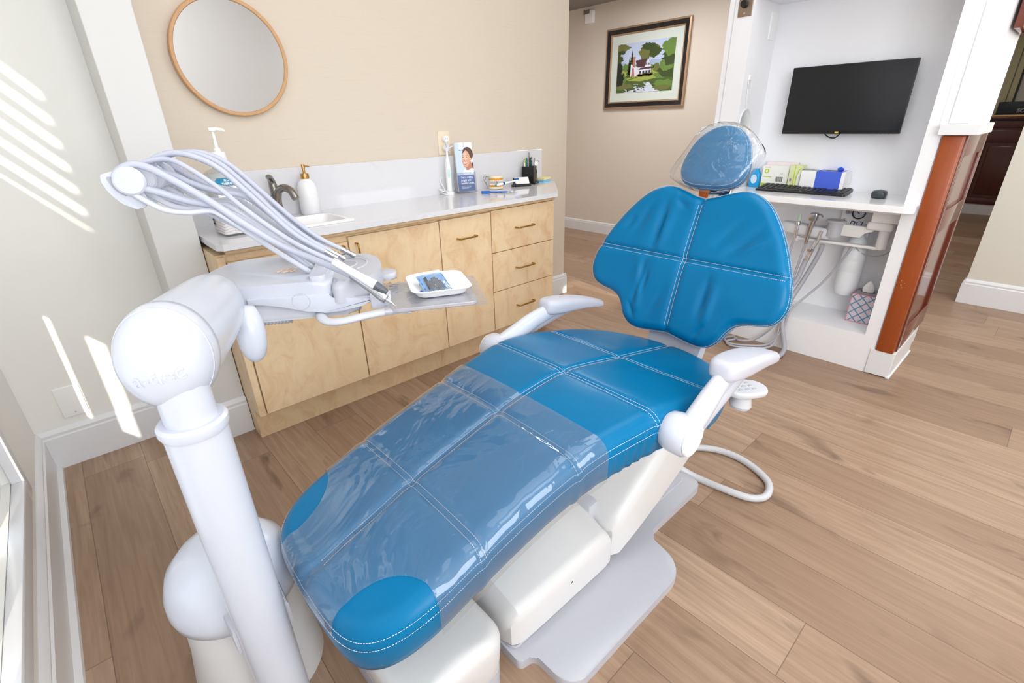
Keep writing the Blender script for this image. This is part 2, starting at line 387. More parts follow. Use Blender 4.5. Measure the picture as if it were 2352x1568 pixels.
def ell(cx, cy, rx, ry, n=20, rot=0):
    c, s = math.cos(rot), math.sin(rot)
    return [(cx+rx*math.cos(2*PI*i/n)*c-ry*math.sin(2*PI*i/n)*s, cy+rx*math.cos(2*PI*i/n)*s+ry*math.sin(2*PI*i/n)*c) for i in range(n)]
def text(bm, s, M, size, depth=0.0004, align='LEFT', bold=0.0, shear=0.0, mi=0, sx=1.0):
    cu = bpy.data.curves.new('t', 'FONT'); cu.body = s; cu.size = size; cu.extrude = depth/2; cu.align_x = align; cu.offset = bold; cu.shear = shear; cu.resolution_u = 3
    o = bpy.data.objects.new('t', cu); COL.objects.link(o); dg = bpy.context.evaluated_depsgraph_get()
    me = bpy.data.meshes.new_from_object(o.evaluated_get(dg)); b = bmesh.new(); b.from_mesh(me)
    for f in b.faces: f.material_index = mi
    b.transform(Matrix.Diagonal((sx, 1, 1, 1))); b.transform(M); merge(bm, b)
    bpy.data.objects.remove(o); bpy.data.curves.remove(cu); bpy.data.meshes.remove(me)
    return bm
def resample(pts, N):
    P = [V3((p[0], p[1], 0)) for p in pts]; P.append(P[0].copy()); L = [0]
    for a, b in zip(P, P[1:]): L.append(L[-1]+(b-a).length)
    out = []; j = 0
    for k in range(N):
        d = L[-1]*k/N
        while L[j+1] < d: j += 1
        t = (d-L[j])/max(L[j+1]-L[j], 1e-9); q = P[j].lerp(P[j+1], t); out.append((q.x, q.y))
    return out
def cushion(outline, spine, map3, top, R, T, nr=36, keep=None, off=0.0, side=None, N=360, close=True):
    """upholstered pad: outline in (s,t), top surface height top(s,t), rim radius R, thickness T"""
    O = resample(outline, N); b = bmesh.new(); rings = []
    def put(s, t, h, ok): return (b.verts.new(map3(s, t, h)), ok)
    cols = []
    for (s, t) in O:
        cs, ct = spine(s, t); L = math.hypot(s-cs, t-ct); ds, dt = (s-cs)/L, (t-ct)/L
        col = []
        for k in range(nr+1):
            q = (L-R)*k/nr; col.append((cs+ds*q, ct+dt*q, off+top(cs+ds*q, ct+dt*q)))
        h0 = col[-1][2]
        for k in range(1, 8):
            a = PI/2*k/7; q = L-R*(1-math.sin(a))+off; col.append((cs+ds*q, ct+dt*q, off+top(cs+ds*min(q, L-R), ct+dt*min(q, L-R))-R*(1-math.cos(a))))
        for k in range(1, 5):
            a = (T-R)*k/4; q = L+off-(0.25*R*(k/4)**2 if close else 0); col.append((cs+ds*q, ct+dt*q, h0-R-a if side is None else h0-R-side*k/4))
        if close:
            q = L-R*0.8; col.append((cs+ds*q, ct+dt*q, h0-T-R*0.35)); col.append((cs, ct, h0-T-R*0.4))
        cols.append([b.verts.new(map3(*c)) for c in col]); rings.append(col)
    n = len(cols); m = len(cols[0])
    for i in range(n):
        j = (i+1) % n
        for k in range(m-1):
            if keep and not keep(*[sum(x)/4 for x in zip(rings[i][k], rings[i][k+1], rings[j][k], rings[j][k+1])], k, nr): continue
            try: b.faces.new((cols[i][k], cols[i][k+1], cols[j][k+1], cols[j][k]))
            except ValueError: pass
    bmesh.ops.remove_doubles(b, verts=b.verts[:], dist=2e-5)
    bmesh.ops.delete(b, geom=[v for v in b.verts if not v.link_faces], context='VERTS')
    if close: bmesh.ops.recalc_face_normals(b, faces=b.faces[:])
    return b
def stitch(bm, path, dash=0.0034, pitch=0.0052, r=0.00055):
    P = [V3(p) for p in path]; L = [0]
    for a, c in zip(P, P[1:]): L.append(L[-1]+(c-a).length)
    def at(d):
        j = 0
        lo, hi = 0, len(L)-1
        while hi-lo > 1:
            md = (lo+hi)//2
            if L[md] <= d: lo = md
            else: hi = md
        t = (d-L[lo])/max(L[lo+1]-L[lo], 1e-9); return P[lo].lerp(P[lo+1], min(t, 1))
    d = 0
    while d+dash < L[-1]:
        a, c = at(d), at(d+dash); t = (c-a)
        if t.length > 1e-6:
            t.normalize(); h = V3((0, 0, 1)) if abs(t.z) < 0.9 else V3((1, 0, 0)); nx = (h-t*h.dot(t)).normalized()*r; ny = t.cross(nx)
            A = [bm.verts.new(a+nx*math.cos(q)+ny*math.sin(q)) for q in (0, PI/2, PI, 3*PI/2)]; C = [bm.verts.new(c+nx*math.cos(q)+ny*math.sin(q)) for q in (0, PI/2, PI, 3*PI/2)]
            for i in range(4): bm.faces.new((A[i], A[(i+1) % 4], C[(i+1) % 4], C[i]))
        d += pitch
    return bm
# ================================================================ the room
XL, YC, YA = -0.318, 2.362, 2.382            # left wall, cream back wall, papered wall
CE = 2.7
struct('floor', box(BM(), -0.45, 9.0, -1.7, 4.5, -0.06, 0), M_FLOOR, 0)
struct('ceiling', box(BM(), -0.45, 2.8, -1.7, 4.5, CE, CE+0.06), M_CEIL, 0)
b = BM(); box(b, 2.8, 9.0, -1.7, 4.5, 2.245, 2.32); box(b, 2.76, 2.8, -1.7, 4.5, 2.245, CE)
struct('trim_1', b, M_SOFFIT, 0, 'dropped taupe soffit over the passage')
# left wall with its window opening (y 0.86..1.72, z 0.31..2.1)
wy0, wy1, wz0, wz1 = -0.15, 1.725, 0.33, 2.06
b = BM()
box(b, XL-0.12, XL, -1.6, wy0, 0, CE); box(b, XL-0.12, XL, wy1, YC+0.12, 0, CE); box(b, XL-0.12, XL, wy0, wy1, 0, wz0); box(b, XL-0.12, XL, wy0, wy1, wz1, CE)
struct('wall_left', b, M_CREAM, 0)
struct('wall_back', box(BM(), XL, 0.25, YC, YC+0.12, 0, CE), M_CREAM, 0)
struct('wall_papered', box(BM(), 0.24, 2.672, YA, YA+0.13, 0, CE), M_PAPER, 0)
struct('trim_2', box(BM(), 0.212, 0.351, 2.112, YA, 0, CE, 0.002, 1), M_PILA, 0, 'offwhite pilaster between the two walls')
# walls out of the frame that close the room
b = BM(); wx0, wx1, vz0, vz1 = 1.86, 2.28, 0.82, 1.0  # small made-up opening, shaped so the sun makes the floor patch
holes = [(-0.28, 1.02, 0.95, 2.35), (wx0, wx1, vz0, vz1), (2.45, 3.75, 0.95, 2.2)]; xx = XL  # the two large openings are added for the fill lamps
for (x0, x1, z0, z1) in holes:
    box(b, xx, x0, -1.62, -1.5, 0, CE); box(b, x0, x1, -1.62, -1.5, 0, z0); box(b, x0, x1, -1.62, -1.5, z1, CE); xx = x1
box(b, xx, 4.4, -1.62, -1.5, 0, CE)
struct('wall_front', b, M_CREAM, 0)
for n_, (x0, x1, z0, z1) in enumerate((holes[0], holes[2], holes[1])):  # trim and glass for the added openings
    q = BM()
    for (a0, a1, c0, c1) in ((x0-0.07, x0, z0-0.07, z1+0.07), (x1, x1+0.07, z0-0.07, z1+0.07), (x0, x1, z0-0.07, z0), (x0, x1, z1, z1+0.07)): box(q, a0, a1, -1.5, -1.48, c0, c1, 0.004)
    wn_ = struct('window_%d' % (n_+2), q, M_WTRIM, 25); obj('glass', box(BM(), x0, x1, -1.60, -1.597, z0, z1), M_GLASS, wn_, 0)
    if n_ < 2: obj('roller_blind', box(BM(), x0, x1, -1.592, -1.588, z0, z1), M_WHITE, wn_, 0)  # added panel that blocks direct sun behind the fill lamp
struct('wall_passage', box(BM(), 2.5, 4.7, 4.3, 4.42, 0, 2.3), M_TAUPE, 0)
b = BM(); box(b, 2.55, 2.672, YA+0.13, 4.3, 0, CE)
struct('wall_passage_left', b, M_TAUPE, 0)
b = BM(); box(b, 4.56, 4.68, 1.66, 4.3, 0, 2.3); box(b, 4.68, 8.62, 1.66, 1.78, 0, 2.3)
struct('wall_far', b, M_TAUPE, 0)
b = BM(); box(b, 4.395, 4.515, -1.6, 0.283, 0, 2.3); box(b, 4.515, 8.62, 0.163, 0.283, 0, 2.3)
struct('wall_right', b, M_GREIGE, 0)
struct('wall_reception', box(BM(), 8.7, 8.82, 0.1, 1.8, 0, 2.3), M_GREIGE, 0)
# baseboards: moulded profile extruded along a wall
def baseboard(name, p0, p1, nrm, h=0.135, t=0.016, m=None, shoe=False):
    p0, p1, nrm = V3(p0), V3(p1), V3(nrm); d = (p1-p0); L = d.length
    prof = [(0, 0), (t, 0), (t, h*0.80), (t*0.72, h*0.83), (t*0.80, h*0.90), (t*0.45, h*0.97), (0.003, h), (0, h)]
    if shoe: prof = [(0, 0), (t+0.016, 0), (t+0.014, 0.012), (t, 0.02)] + prof[2:]
    M = Matrix(((nrm.x, 0, d.x/L, p0.x), (nrm.y, 0, d.y/L, p0.y), (nrm.z, 1, d.z/L, p0.z), (0, 0, 0, 1)))
    return struct(name, prism(BM(), prof, 0, L, M), m or M_WTRIM, 25)
baseboard('baseboard_left', (XL, -1.5, 0), (XL, YC, 0), (1, 0, 0), 0.165, 0.018, shoe=True)
baseboard('baseboard_back', (XL, YC, 0), (0.212, YC, 0), (0, -1, 0), 0.165, 0.018)
baseboard('baseboard_pilaster', (0.204, 2.112, 0), (0.351, 2.112, 0), (0, -1, 0), 0.165, 0.018)
baseboard('baseboard_papered', (2.35, YA, 0), (2.691, YA, 0), (0, -1, 0), 0.15, 0.016)
baseboard('baseboard_papered_end', (2.672, YA-0.0152, 0), (2.672, 4.3, 0), (1, 0, 0), 0.15, 0.016)
baseboard('baseboard_far', (4.56, 1.66, 0), (4.56, 4.3, 0), (-1, 0, 0), 0.125, 0.016)
baseboard('baseboard_right', (4.395, -1.5, 0), (4.395, 0.285, 0), (-1, 0, 0), 0.165, 0.016)
baseboard('baseboard_right_end', (4.38, 0.283, 0), (8.62, 0.283, 0), (0, 1, 0), 0.165, 0.016)
# window on the left wall: casing, thin panels added to cut the sun patches, blind
b = BM()
cw = 0.075
for (a0, a1, z0, z1) in ((wy1-0.01, wy1+cw-0.01, wz0-cw, wz1+cw), (wy0-cw, wy0, wz0-cw, wz1+cw), (wy0, wy1-0.01, wz0-cw, wz0), (wy0, wy1-0.01, wz1, wz1+cw)):
    box(b, XL, XL+0.022, a0, a1, z0, z1, 0.004)
for (a0, a1, z0, z1) in ((wy1-0.022, wy1-0.004, wz0-0.018, wz1), (wy0, wy1-0.022, wz0-0.018, wz0+0.004), ):
    box(b, XL+0.002, XL+0.03, a0, a1, z0, z1, 0.005)
P0, P1 = XL-0.0215, XL-0.0185
box(b, P0, P1, wy0, 0.782, wz0, 0.82); box(b, P0, P1, 1.022, 1.385, wz0, 0.82); box(b, P0, P1, 1.487, wy1, wz0, 0.82); box(b, P0, P1, wy0, wy1, 0.82, 1.35); box(b, P0, P1, wy0, wy1, 1.81, wz1)
for i in range(6):
    z = 1.385+i*0.075
    box(b, XL-0.024, XL-0.019, wy0+0.01, wy1-0.02, -0.0225, 0.0225, M=Matrix.Translation((0, 0, z)))
win = struct('window_1', b, M_WTRIM, 25, 'white cased window with a half-open blind')
obj('glass', box(BM(), XL-0.115, XL-0.112, wy0, wy1, wz0, wz1), M_GLASS, win, 0)

q = BM()  # made-up window trim on the solid wall, added around the fill lamp
for (a0, a1, c0, c1) in ((-1.47, -1.40, 0.83, 2.07), (-0.50, -0.43, 0.83, 2.07), (-1.40, -0.50, 0.83, 0.90), (-1.40, -0.50, 2.0, 2.07)): box(q, XL, XL+0.02, a0, a1, c0, c1, 0.004)
w5 = struct('window_5', q, M_WTRIM, 25); obj('roller_blind', box(BM(), XL+0.002, XL+0.006, -1.40, -0.50, 0.90, 2.0), M_WHITE, w5, 0)
# niche partition: posts, back, header, ledge and trim
XF, XB, XE = 2.784, 3.08, 3.42
YP0, YP1, YI0, YI1 = 0.335, 1.41, 0.47, 1.28
b = BM()
box(b, XF, XE, YI1, 1.378, 0, 2.3); box(b, XF+0.006, XE, 1.378, YP1, 0, 2.3)
box(b, XB, XE, YI0, YI1, 0, 2.3); box(b, XF, XB, YI0, YI1, 1.722, 2.3); box(b, XF, XB, YI0, YI1, 0, 0.192)
box(b, XF, XE, 0.415, YI0, 0, 2.3); box(b, XF+0.006, XE, 0.345, 0.415, 0, 2.3)
struct('wall_niche', b, M_NICHE, 0)
b = BM(); box(b, XF-0.002, XF+0.008, 0.425, 0.432, 1.15, 2.3); box(b, XF-0.002, XF+0.02, 0.338, 0.405, 1.152, 2.3, 0.003)
struct('trim_3', b, M_NICHE, 0, 'white casing strip on the niche post')
# wooden post facing, white cap, white plinth and panelled end
struct('trim_4', box(BM(), XF-0.012, XF+0.05, 0.338, 0.411, 0.13, 1.108, 0.006, 2), M_SCUFF, 30, 'scuffed orange-brown wood post facing')
b = BM(); box(b, XF-0.035, XF+0.35, 0.298, 0.425, 1.11, 1.15, 0.002, 1)
struct('trim_5', b, M_WTRIM, 0, 'white cap on the wood post')
b = BM(); box(b, XF-0.035, XF+0.2, 1.345, 1.462, 1.11, 1.15, 0.002, 1)
struct('trim_8', b, M_WTRIM, 0, 'white cap on the far niche post')
struct('trim_9', box(BM(), XF-0.012, XF+0.05, 1.348, 1.44, 0.13, 1.108, 0.006, 2), M_REDWOOD, 30, 'wood facing of the far niche post')
b = BM(); box(b, XF-0.008, XF+0.42, 0.328, 0.43, 0.003, 0.133, 0.003); box(b, XF-0.014, XF+0.43, 0.322, 0.34, 0, 0.012, 0.003)
struct('trim_6', b, M_WTRIM, 0, 'white plinth under the wood post')
b = BM(); ye = 0.338
for (x0, x1, z0, z1) in ((XF+0.03, XF+0.075, 0.13, 1.108), (3.34, 3.40, 0.13, 1.108), (XF+0.07, 3.35, 0.13, 0.24), (XF+0.07, 3.35, 0.70, 0.80), (XF+0.07, 3.35, 1.02, 1.108)):
    box(b, x0, x1, ye-0.006, ye+0.02, z0, z1, 0.003)
box(b, XF+0.06, 3.36, ye+0.006, ye+0.02, 0.2, 1.05)
struct('trim_7', b, M_GLOSSWOOD, 25, 'glossy panelled wood end of the partition')

# ================================================================ wall fittings
def plate(name, M, w, h, m, label, cat='wall plate', t=0.006, screws=True):
    o = thing(name, label, cat, M @ V3((0, 0, 0)))
    obj('cover', prism(BM(), rrect(-w/2, w/2, -h/2, h/2, 0.004, 3), 0, t, M, 0.002), m, o)
    return o
MB_ = lambda x, z: frame((x, YC, z), (1, 0, 0), (0, 0, 1))          # faces -Y on the cream wall
o = plate('blank_wall_plate', MB_(-0.183, 0.257), 0.077, 0.124, M_WHITE, 'blank white wall plate low on the cream wall', t=0.006)
obj('screw', cyl(BM(), MB_(-0.183, 0.210) @ V3((0, 0, 0.005)), MB_(-0.183, 0.210) @ V3((0, 0, 0.008)), 0.003), M_GREYP, o)
# sensor high on the far wall
MF = lambda y, z: frame((4.56, y, z), (0, -1, 0), (0, 0, 1))
o = thing('wall_sensor', 'small white sensor box high on the passage wall by the ceiling', 'sensor', (4.56, 3.78, 2.17))
obj('housing', prism(BM(), rrect(-0.05, 0.05, -0.055, 0.055, 0.008, 3), 0, 0.035, MF(3.77, 2.15), 0.006), M_WHITE, o)
obj('label_strip', prism(BM(), rrect(-0.055, 0.02, -0.018, 0.018, 0.003, 2), 0.034, 0.04, MF(3.78, 2.195)), mat('dark_label', (120, 116, 110), 0.5), o)
# framed picture
o = thing('framed_picture', 'framed country house painting with wide cream mat on the passage wall', 'picture', (4.56, 3.078, 1.65))
PW, PH = 0.912, 0.71
MP = MF(3.078, 1.652)
def ring(bm, w0, h0, w1, h1, z0, z1, zi, M, mi=0):
    A = [(-w0/2, -h0/2), (w0/2, -h0/2), (w0/2, h0/2), (-w0/2, h0/2)]; B = [(-w1/2, -h1/2), (w1/2, -h1/2), (w1/2, h1/2), (-w1/2, h1/2)]
    V = lambda p, z: bm.verts.new(M @ V3((p[0], p[1], z)))
    for i in range(4):
        j = (i+1) % 4
        q = [V(A[i], z0), V(A[j], z0), V(A[j], z1), V(A[i], z1)]; bm.faces.new(q).material_index = mi
        q = [V(A[i], z1), V(A[j], z1), V(B[j], zi), V(B[i], zi)]; bm.faces.new(q).material_index = mi
        q = [V(B[i], zi), V(B[j], zi), V(B[j], z0), V(B[i], z0)]; bm.faces.new(q).material_index = mi
    return bm
M_FGOLD = mat('bronze_frame_edge', (178, 150, 118), 0.35, 0.4); M_FDARK = wood_mat('black_brown_frame', (46, 40, 42), (30, 26, 28), 0.3)
b = BM(); ring(b, PW, PH, PW-0.03, PH-0.03, 0, 0.026, 0.03, MP, 0); ring(b, PW-0.03, PH-0.03, PW-0.105, PH-0.105, 0, 0.03, 0.02, MP, 1); ring(b, PW-0.105, PH-0.105, PW-0.13, PH-0.13, 0, 0.021, 0.016, MP, 0)
obj('frame', b, [M_FGOLD, M_FDARK], o, 0)
b = BM(); ring(b, PW-0.13, PH-0.13, 0.632, 0.43, 0, 0.010, 0.0095, MP)
obj('mat_board', b, mat('pale_mint_mat', (228, 232, 220), 0.6), o, 0)
pm = [mat('paint_'+n, c, 0.35, noise_amt=na, noise_scale=ns) for n, c, na, ns in (('sky', (206, 216, 240), 0.12, 9), ('hill', (176, 194, 216), 0.1, 14), ('field', (170, 178, 84), 0.35, 150), ('leaf', (70, 84, 44), 0.6, 150), ('olive', (120, 122, 66), 0.55, 150), ('bright_leaf', (112, 142, 66), 0.45, 150), ('shade', (38, 46, 36), 0.4, 150), ('house', (236, 236, 244), 0.05, 20), ('roof', (92, 62, 66), 0.2, 60), ('brick', (196, 132, 122), 0.2, 60), ('window', (60, 66, 84), 0.1, 60), ('water', (220, 226, 242), 0.25, 60), ('stone', (66, 72, 84), 0.4, 150), ('lawn_dark', (84, 104, 52), 0.45, 150), ('flower', (176, 136, 70), 0.5, 150))]
b = BM(); S = 0.316; HH = 0.215
def P2(pts, mi, k): flat(b, [(max(-S, min(S, x*S)), max(-HH, min(HH, y*HH))) for x, y in pts], MP, 0.0105+k*0.00012, mi)
def blob(cx, cy, rx, ry, mi, k, n=26, rough=0.22, seed=0):
    r = random.Random(seed); P2([(cx+rx*(1+r.uniform(-rough, rough))*math.cos(2*PI*i/n), cy+ry*(1+r.uniform(-rough, rough))*math.sin(2*PI*i/n)) for i in range(n)], mi, k)
P2([(-1, -1), (1, -1), (1, 1), (-1, 1)], 0, 0)
P2([(-1, -0.1), (1, -0.1), (1, 0.1), (0.7, 0.2), (0.3, 0.28), (0.05, 0.2), (-0.5, 0.14), (-0.8, 0.24), (-1, 0.2)], 1, 1)
P2([(-1, -0.6), (1, -0.6), (1, 0), (0.4, 0.02), (-0.3, -0.02), (-1, 0.02)], 2, 2)
for i in range(9): blob(-0.9+i*0.22, -0.02+0.06*math.sin(i*2), 0.12, 0.16, 5 if i % 2 else 4, 3, seed=i)
for x, h in ((-0.47, 0.62), (-0.55, 0.4)):
    for q in range(6): P2([(x-0.03-0.022*q, h-0.13*q-0.12), (x+0.03+0.022*q, h-0.13*q-0.12), (x, h-0.13*q+0.1)], 3, 4)
P2([(0.09, 0.1), (0.11, 0.1), (0.16, 0.5), (0.10, 0.5)], 8, 5)
blob(0.16, 0.62, 0.36, 0.28, 4, 6, seed=3); blob(0.34, 0.55, 0.2, 0.2, 3, 7, seed=5); blob(-0.02, 0.42, 0.14, 0.12, 4, 7, seed=6); blob(0.1, 0.78, 0.26, 0.14, 3, 8, seed=7)
P2([(-0.5, -0.34), (-0.5, 0.16), (-0.24, 0.02), (-0.24, -0.34)], 7, 8)
P2([(-0.27, -0.34), (-0.27, 0.0), (0.02, 0.0), (0.12, 0.3), (0.24, 0.02), (0.24, -0.34)], 7, 9)
P2([(-0.33, 0.28), (0.1, 0.33), (-0.02, 0.0), (-0.24, 0.0)], 8, 10)
P2([(-0.43, 0.44), (-0.34, 0.44), (-0.34, 0.02), (-0.43, 0.02)], 9, 11); P2([(-0.46, -0.34), (-0.34, -0.34), (-0.38, 0.0), (-0.44, 0.0)], 9, 12)
P2([(-0.22, -0.1), (0.3, -0.08), (0.24, 0.0), (-0.14, -0.02)], 8, 12)
for i in range(4): P2([(-0.17+i*0.11, -0.34), (-0.10+i*0.11, -0.34), (-0.10+i*0.11, -0.14), (-0.17+i*0.11, -0.14)], 10, 13)
for x in (0.06, 0.14): P2([(x, 0.06), (x+0.035, 0.06), (x+0.035, 0.15), (x, 0.15)], 10, 13)
P2([(-1, -1), (1, -1), (1, -0.36), (0.3, -0.38), (-0.2, -0.36), (-0.6, -0.46), (-1, -0.5)], 13, 14)
P2([(-0.6, -0.5), (-0.2, -0.38), (0.3, -0.38), (0.5, -0.46), (-0.1, -0.56)], 2, 15)
for i in range(12): blob(-0.22+i*0.045, -0.33+0.02*(i % 3), 0.05, 0.06, 3 if i % 2 else 14, 16, seed=20+i)
P2([(0.0, -0.62), (0.2, -0.6), (0.34, -0.8), (0.6, -1), (-0.8, -1), (-0.3, -0.86), (0.12, -0.76)], 11, 16)
for i in range(40):
    x = rnd.uniform(-0.8, 0.6); y = rnd.uniform(-0.98, -0.62); blob(x, y, rnd.uniform(0.02, 0.06), rnd.uniform(0.01, 0.025), 12 if i % 3 else 11, 17, 9, 0.2, i)
blob(-0.7, -0.72, 0.34, 0.12, 4, 18, seed=31); blob(0.7, -0.72, 0.34, 0.16, 5, 18, seed=32); blob(0.66, -0.86, 0.3, 0.1, 4, 19, seed=33)
for x, y, rx, ry, mi in ((0.86, 0.66, 0.28, 0.3, 5), (0.9, 0.3, 0.3, 0.3, 3), (0.8, 0.0, 0.26, 0.24, 5), (0.9, -0.22, 0.4, 0.24, 3), (0.62, -0.36, 0.26, 0.14, 5), (-0.94, 0.76, 0.2, 0.22, 3), (-0.86, 0.84, 0.3, 0.12, 4), (-0.94, 0.4, 0.14, 0.16, 3), (-0.96, -0.05, 0.16, 0.4, 6), (-0.9, -0.4, 0.2, 0.26, 6), (-0.72, -0.42, 0.12, 0.14, 5)):
    blob(x, y, rx, ry, mi, 20+y, 30, 0.25, int(x*100+y*10))
obj('painting', b, pm, o, 0)
obj('glazing', box(BM(), -S-0.1, S+0.1, -HH-0.08, HH+0.08, 0.0155, 0.0165, M=MP), M_GLASS, o, 0)

# round mirror
o = thing('round_mirror', 'round wall mirror with slim beech frame on the papered wall', 'mirror', (0.675, YA, 1.455))
MM = axisM((0.675, YA, 1.455), (0, -1, 0))
obj('frame', lathe(BM(), [(0.194, 0.004), (0.207, 0.0), (0.209, 0.028), (0.206, 0.032), (0.196, 0.032), (0.1935, 0.028), (0.194, 0.004)], MM, 96), M_MIRRORWOOD, o, 40)
obj('mirror_glass', lathe(BM(), [(0, 0.002), (0.196, 0.002), (0.196, 0.006), (0, 0.006)], MM, 96), M_MIRROR, o, 30)
obj('inner_band', lathe(BM(), [(0.1905, 0.006), (0.1942, 0.006), (0.1942, 0.027), (0.1905, 0.027)], MM, 96), M_CHROME, o, 40, 'chrome inner band')
# beige duplex outlet
MA = lambda x, z: frame((x, YA, z), (1, 0, 0), (0, 0, 1))
o = plate('outlet_plate', MA(1.665, 1.103), 0.078, 0.122, mat('almond_plastic', (236, 220, 196), 0.4), 'almond outlet plate above the white backsplash', 'outlet')
b = BM()
for dz in (0.022, -0.022): prism(b, ell(0, dz, 0.016, 0.014), 0.005, 0.008, MA(1.665, 1.103), 0.001)
obj('socket_face', b, mat('almond_dark', (226, 208, 182), 0.4), o)
for k, dz, lb in ((0, 0.022, 'round white plug in the upper socket of the almond outlet'), (1, -0.026, 'round white plug and cord in the lower socket of the almond outlet')):
    M = MA(1.668, 1.103+dz)
    p = thing('power_plug', lb, 'plug', M @ V3((0, 0, 0.008)))
    obj('plug_body', lathe(BM(), [(0, 0), (0.018, 0), (0.0185, 0.012), (0.015, 0.018), (0, 0.0185)], Matrix.Translation(V3((0, -0.008, 0))) @ M, 24), M_WHITE, p)
    if k == 0:
        b = BM()
        for dx in (-0.006, 0.006): box(b, dx-0.001, dx+0.001, -0.003, 0.003, 0.0262, 0.027, M=M)
        obj('slot', b, M_DKGREY, p)
    else:
        obj('cord', tube(BM(), spl([(1.672, 2.352, 1.075), (1.70, 2.34, 1.085), (1.722, 2.34, 1.05), (1.735, 2.345, 0.98), (1.735, 2.35, 0.92), (1.70, 2.35, 0.87), (1.66, 2.34, 0.848)], 8), 0.003, 8), M_WHITE, p)
# ================================================================ vanity cabinets along the papered wall
YD = 1.926                                    # door faces
def handle_mesh(x0, z0, x1, z1, y=YD):
    d = V3((x1-x0, 0, z1-z0)); L = d.length; d.normalize(); a = V3((x0, y, z0)); c = V3((x1, y, z1)); o = V3((0, -0.028, 0))
    return tube(BM(), spl([a, a+o*0.75, a+o+d*0.012, a+o+d*0.03, c+o-d*0.03, c+o-d*0.012, c+o*0.75, c], 5), [0.0042]*36, 10)
def front(name, x0, x1, z0, z1, parent, hnd):
    d = obj(name, box(BM(), x0, x1, YD, YD+0.019, z0, z1, 0.0012, 1), M_MAPLE, parent, 30)
    if hnd: obj('handle', handle_mesh(*hnd), M_BRASS, d)
    return d
def carcass(x0, x1, parent, endl=False, right=None):
    b = BM()
    if right:
        pts = [(x0, 1.946), (x1, 1.946), (x1+0.34, 2.296), (x1+0.34, 2.36), (x0, 2.36)]; tk = [(x0, 2.006), (right, 2.006), (right+0.3, 2.32), (right+0.3, 2.36), (x0, 2.36)]
    else:
        pts = [(x0, 1.946), (x1, 1.946), (x1, 2.36), (x0, 2.36)]; tk = [(x0, 2.006), (x1, 2.006), (x1, 2.36), (x0, 2.36)]
    prism(b, pts, 0.139, 0.795); prism(b, tk, 0.0, 0.139)
    return obj('body', b, M_MAPLE, parent, 0)
o = thing('base_cabinet', 'maple two-door base cabinet under the sink end of the counter', 'cabinet', (0.83, 2.15, 0), 'maple base cabinets')
b = BM(); prism(b, [(0.3535, 1.946), (1.2855, 1.946), (1.2855, 2.36), (0.3535, 2.36)], 0.139, 0.795); prism(b, [(0.3535, 2.006), (1.2855, 2.006), (1.2855, 2.36), (0.3535, 2.36)], 0, 0.139)
box(b, 0.3535, 0.3775, 1.926, 1.9465, 0.139, 0.79)
obj('body', b, M_MAPLE, o, 0)
front('door', 0.3835, 0.8325, 0.141, 0.768, o, (0.808, 0.755, 0.808, 0.660)); front('door', 0.838, 1.2835, 0.141, 0.786, o, (0.866, 0.757, 0.866, 0.660))
o = thing('pullout_cabinet', 'narrow maple cabinet with one tall front and a level brass handle', 'cabinet', (1.444, 2.15, 0), 'maple base cabinets')
carcass(1.2865, 1.6005, o); front('door', 1.2885, 1.5985, 0.141, 0.788, o, (1.383, 0.690, 1.492, 0.690))
o = thing('drawer_cabinet', 'maple cabinet with three drawers at the right end of the counter', 'cabinet', (1.83, 2.15, 0), 'maple base cabinets')
carcass(1.6015, 2.066, o, right=2.014)
for z0, z1, hz in ((0.577, 0.793, 0.688), (0.363, 0.573, 0.470), (0.141, 0.359, 0.250)): front('drawer', 1.6035, 2.066, z0, z1, o, (1.768, hz, 1.892, hz))
# countertop, moulding rail, backsplash
CZ = 0.84
o = thing('countertop', 'white quartz counter with low backsplash along the papered wall', 'counter', (1.2, 2.1, 0.8))
cout = [(0.357, 2.355), (0.357, 1.91), (0.375, 1.886), (2.05, 1.886), (2.065, 1.892), (2.452, 2.28), (2.458, 2.30), (2.458, 2.355)]
b = BM(); SK = (0.60, 0.88, 1.985, 2.20)      # basin opening x0 x1 y0 y1
for q in ([(0.357, 2.355), (0.357, 1.91), (0.375, 1.886), (SK[0], 1.886), (SK[0], 2.355)], [(SK[1], 2.355), (SK[1], 1.886)] + cout[3:], [(SK[0], 1.886), (SK[1], 1.886), (SK[1], SK[2]), (SK[0], SK[2])], [(SK[0], SK[3]), (SK[1], SK[3]), (SK[1], 2.355), (SK[0], 2.355)]):
    prism(b, q, 0.818, CZ, bev=0)
bmesh.ops.remove_doubles(b, verts=b.verts[:], dist=1e-5)
obj('slab', b, M_QUARTZ, o, 20)
b = BM(); box(b, 0.357, 2.408, 2.355, YA-0.0005, CZ-0.02, 1.037, 0.0015, 1)
obj('backsplash', b, M_QUARTZ, o, 30)
obj('edge_moulding', tube(BM(), [(0.385, 1.93, 0.806), (2.05, 1.93, 0.806), (2.07, 1.935, 0.806), (2.41, 2.28, 0.806)], 0.011, 10), M_MAPLE, o)
o = thing('sink_basin', 'white rectangular drop-in sink set in the quartz counter', 'sink', (0.74, 2.09, 0.72))
b = BM(); x0, x1, y0, y1 = SK; Mi = Matrix.Identity(4)
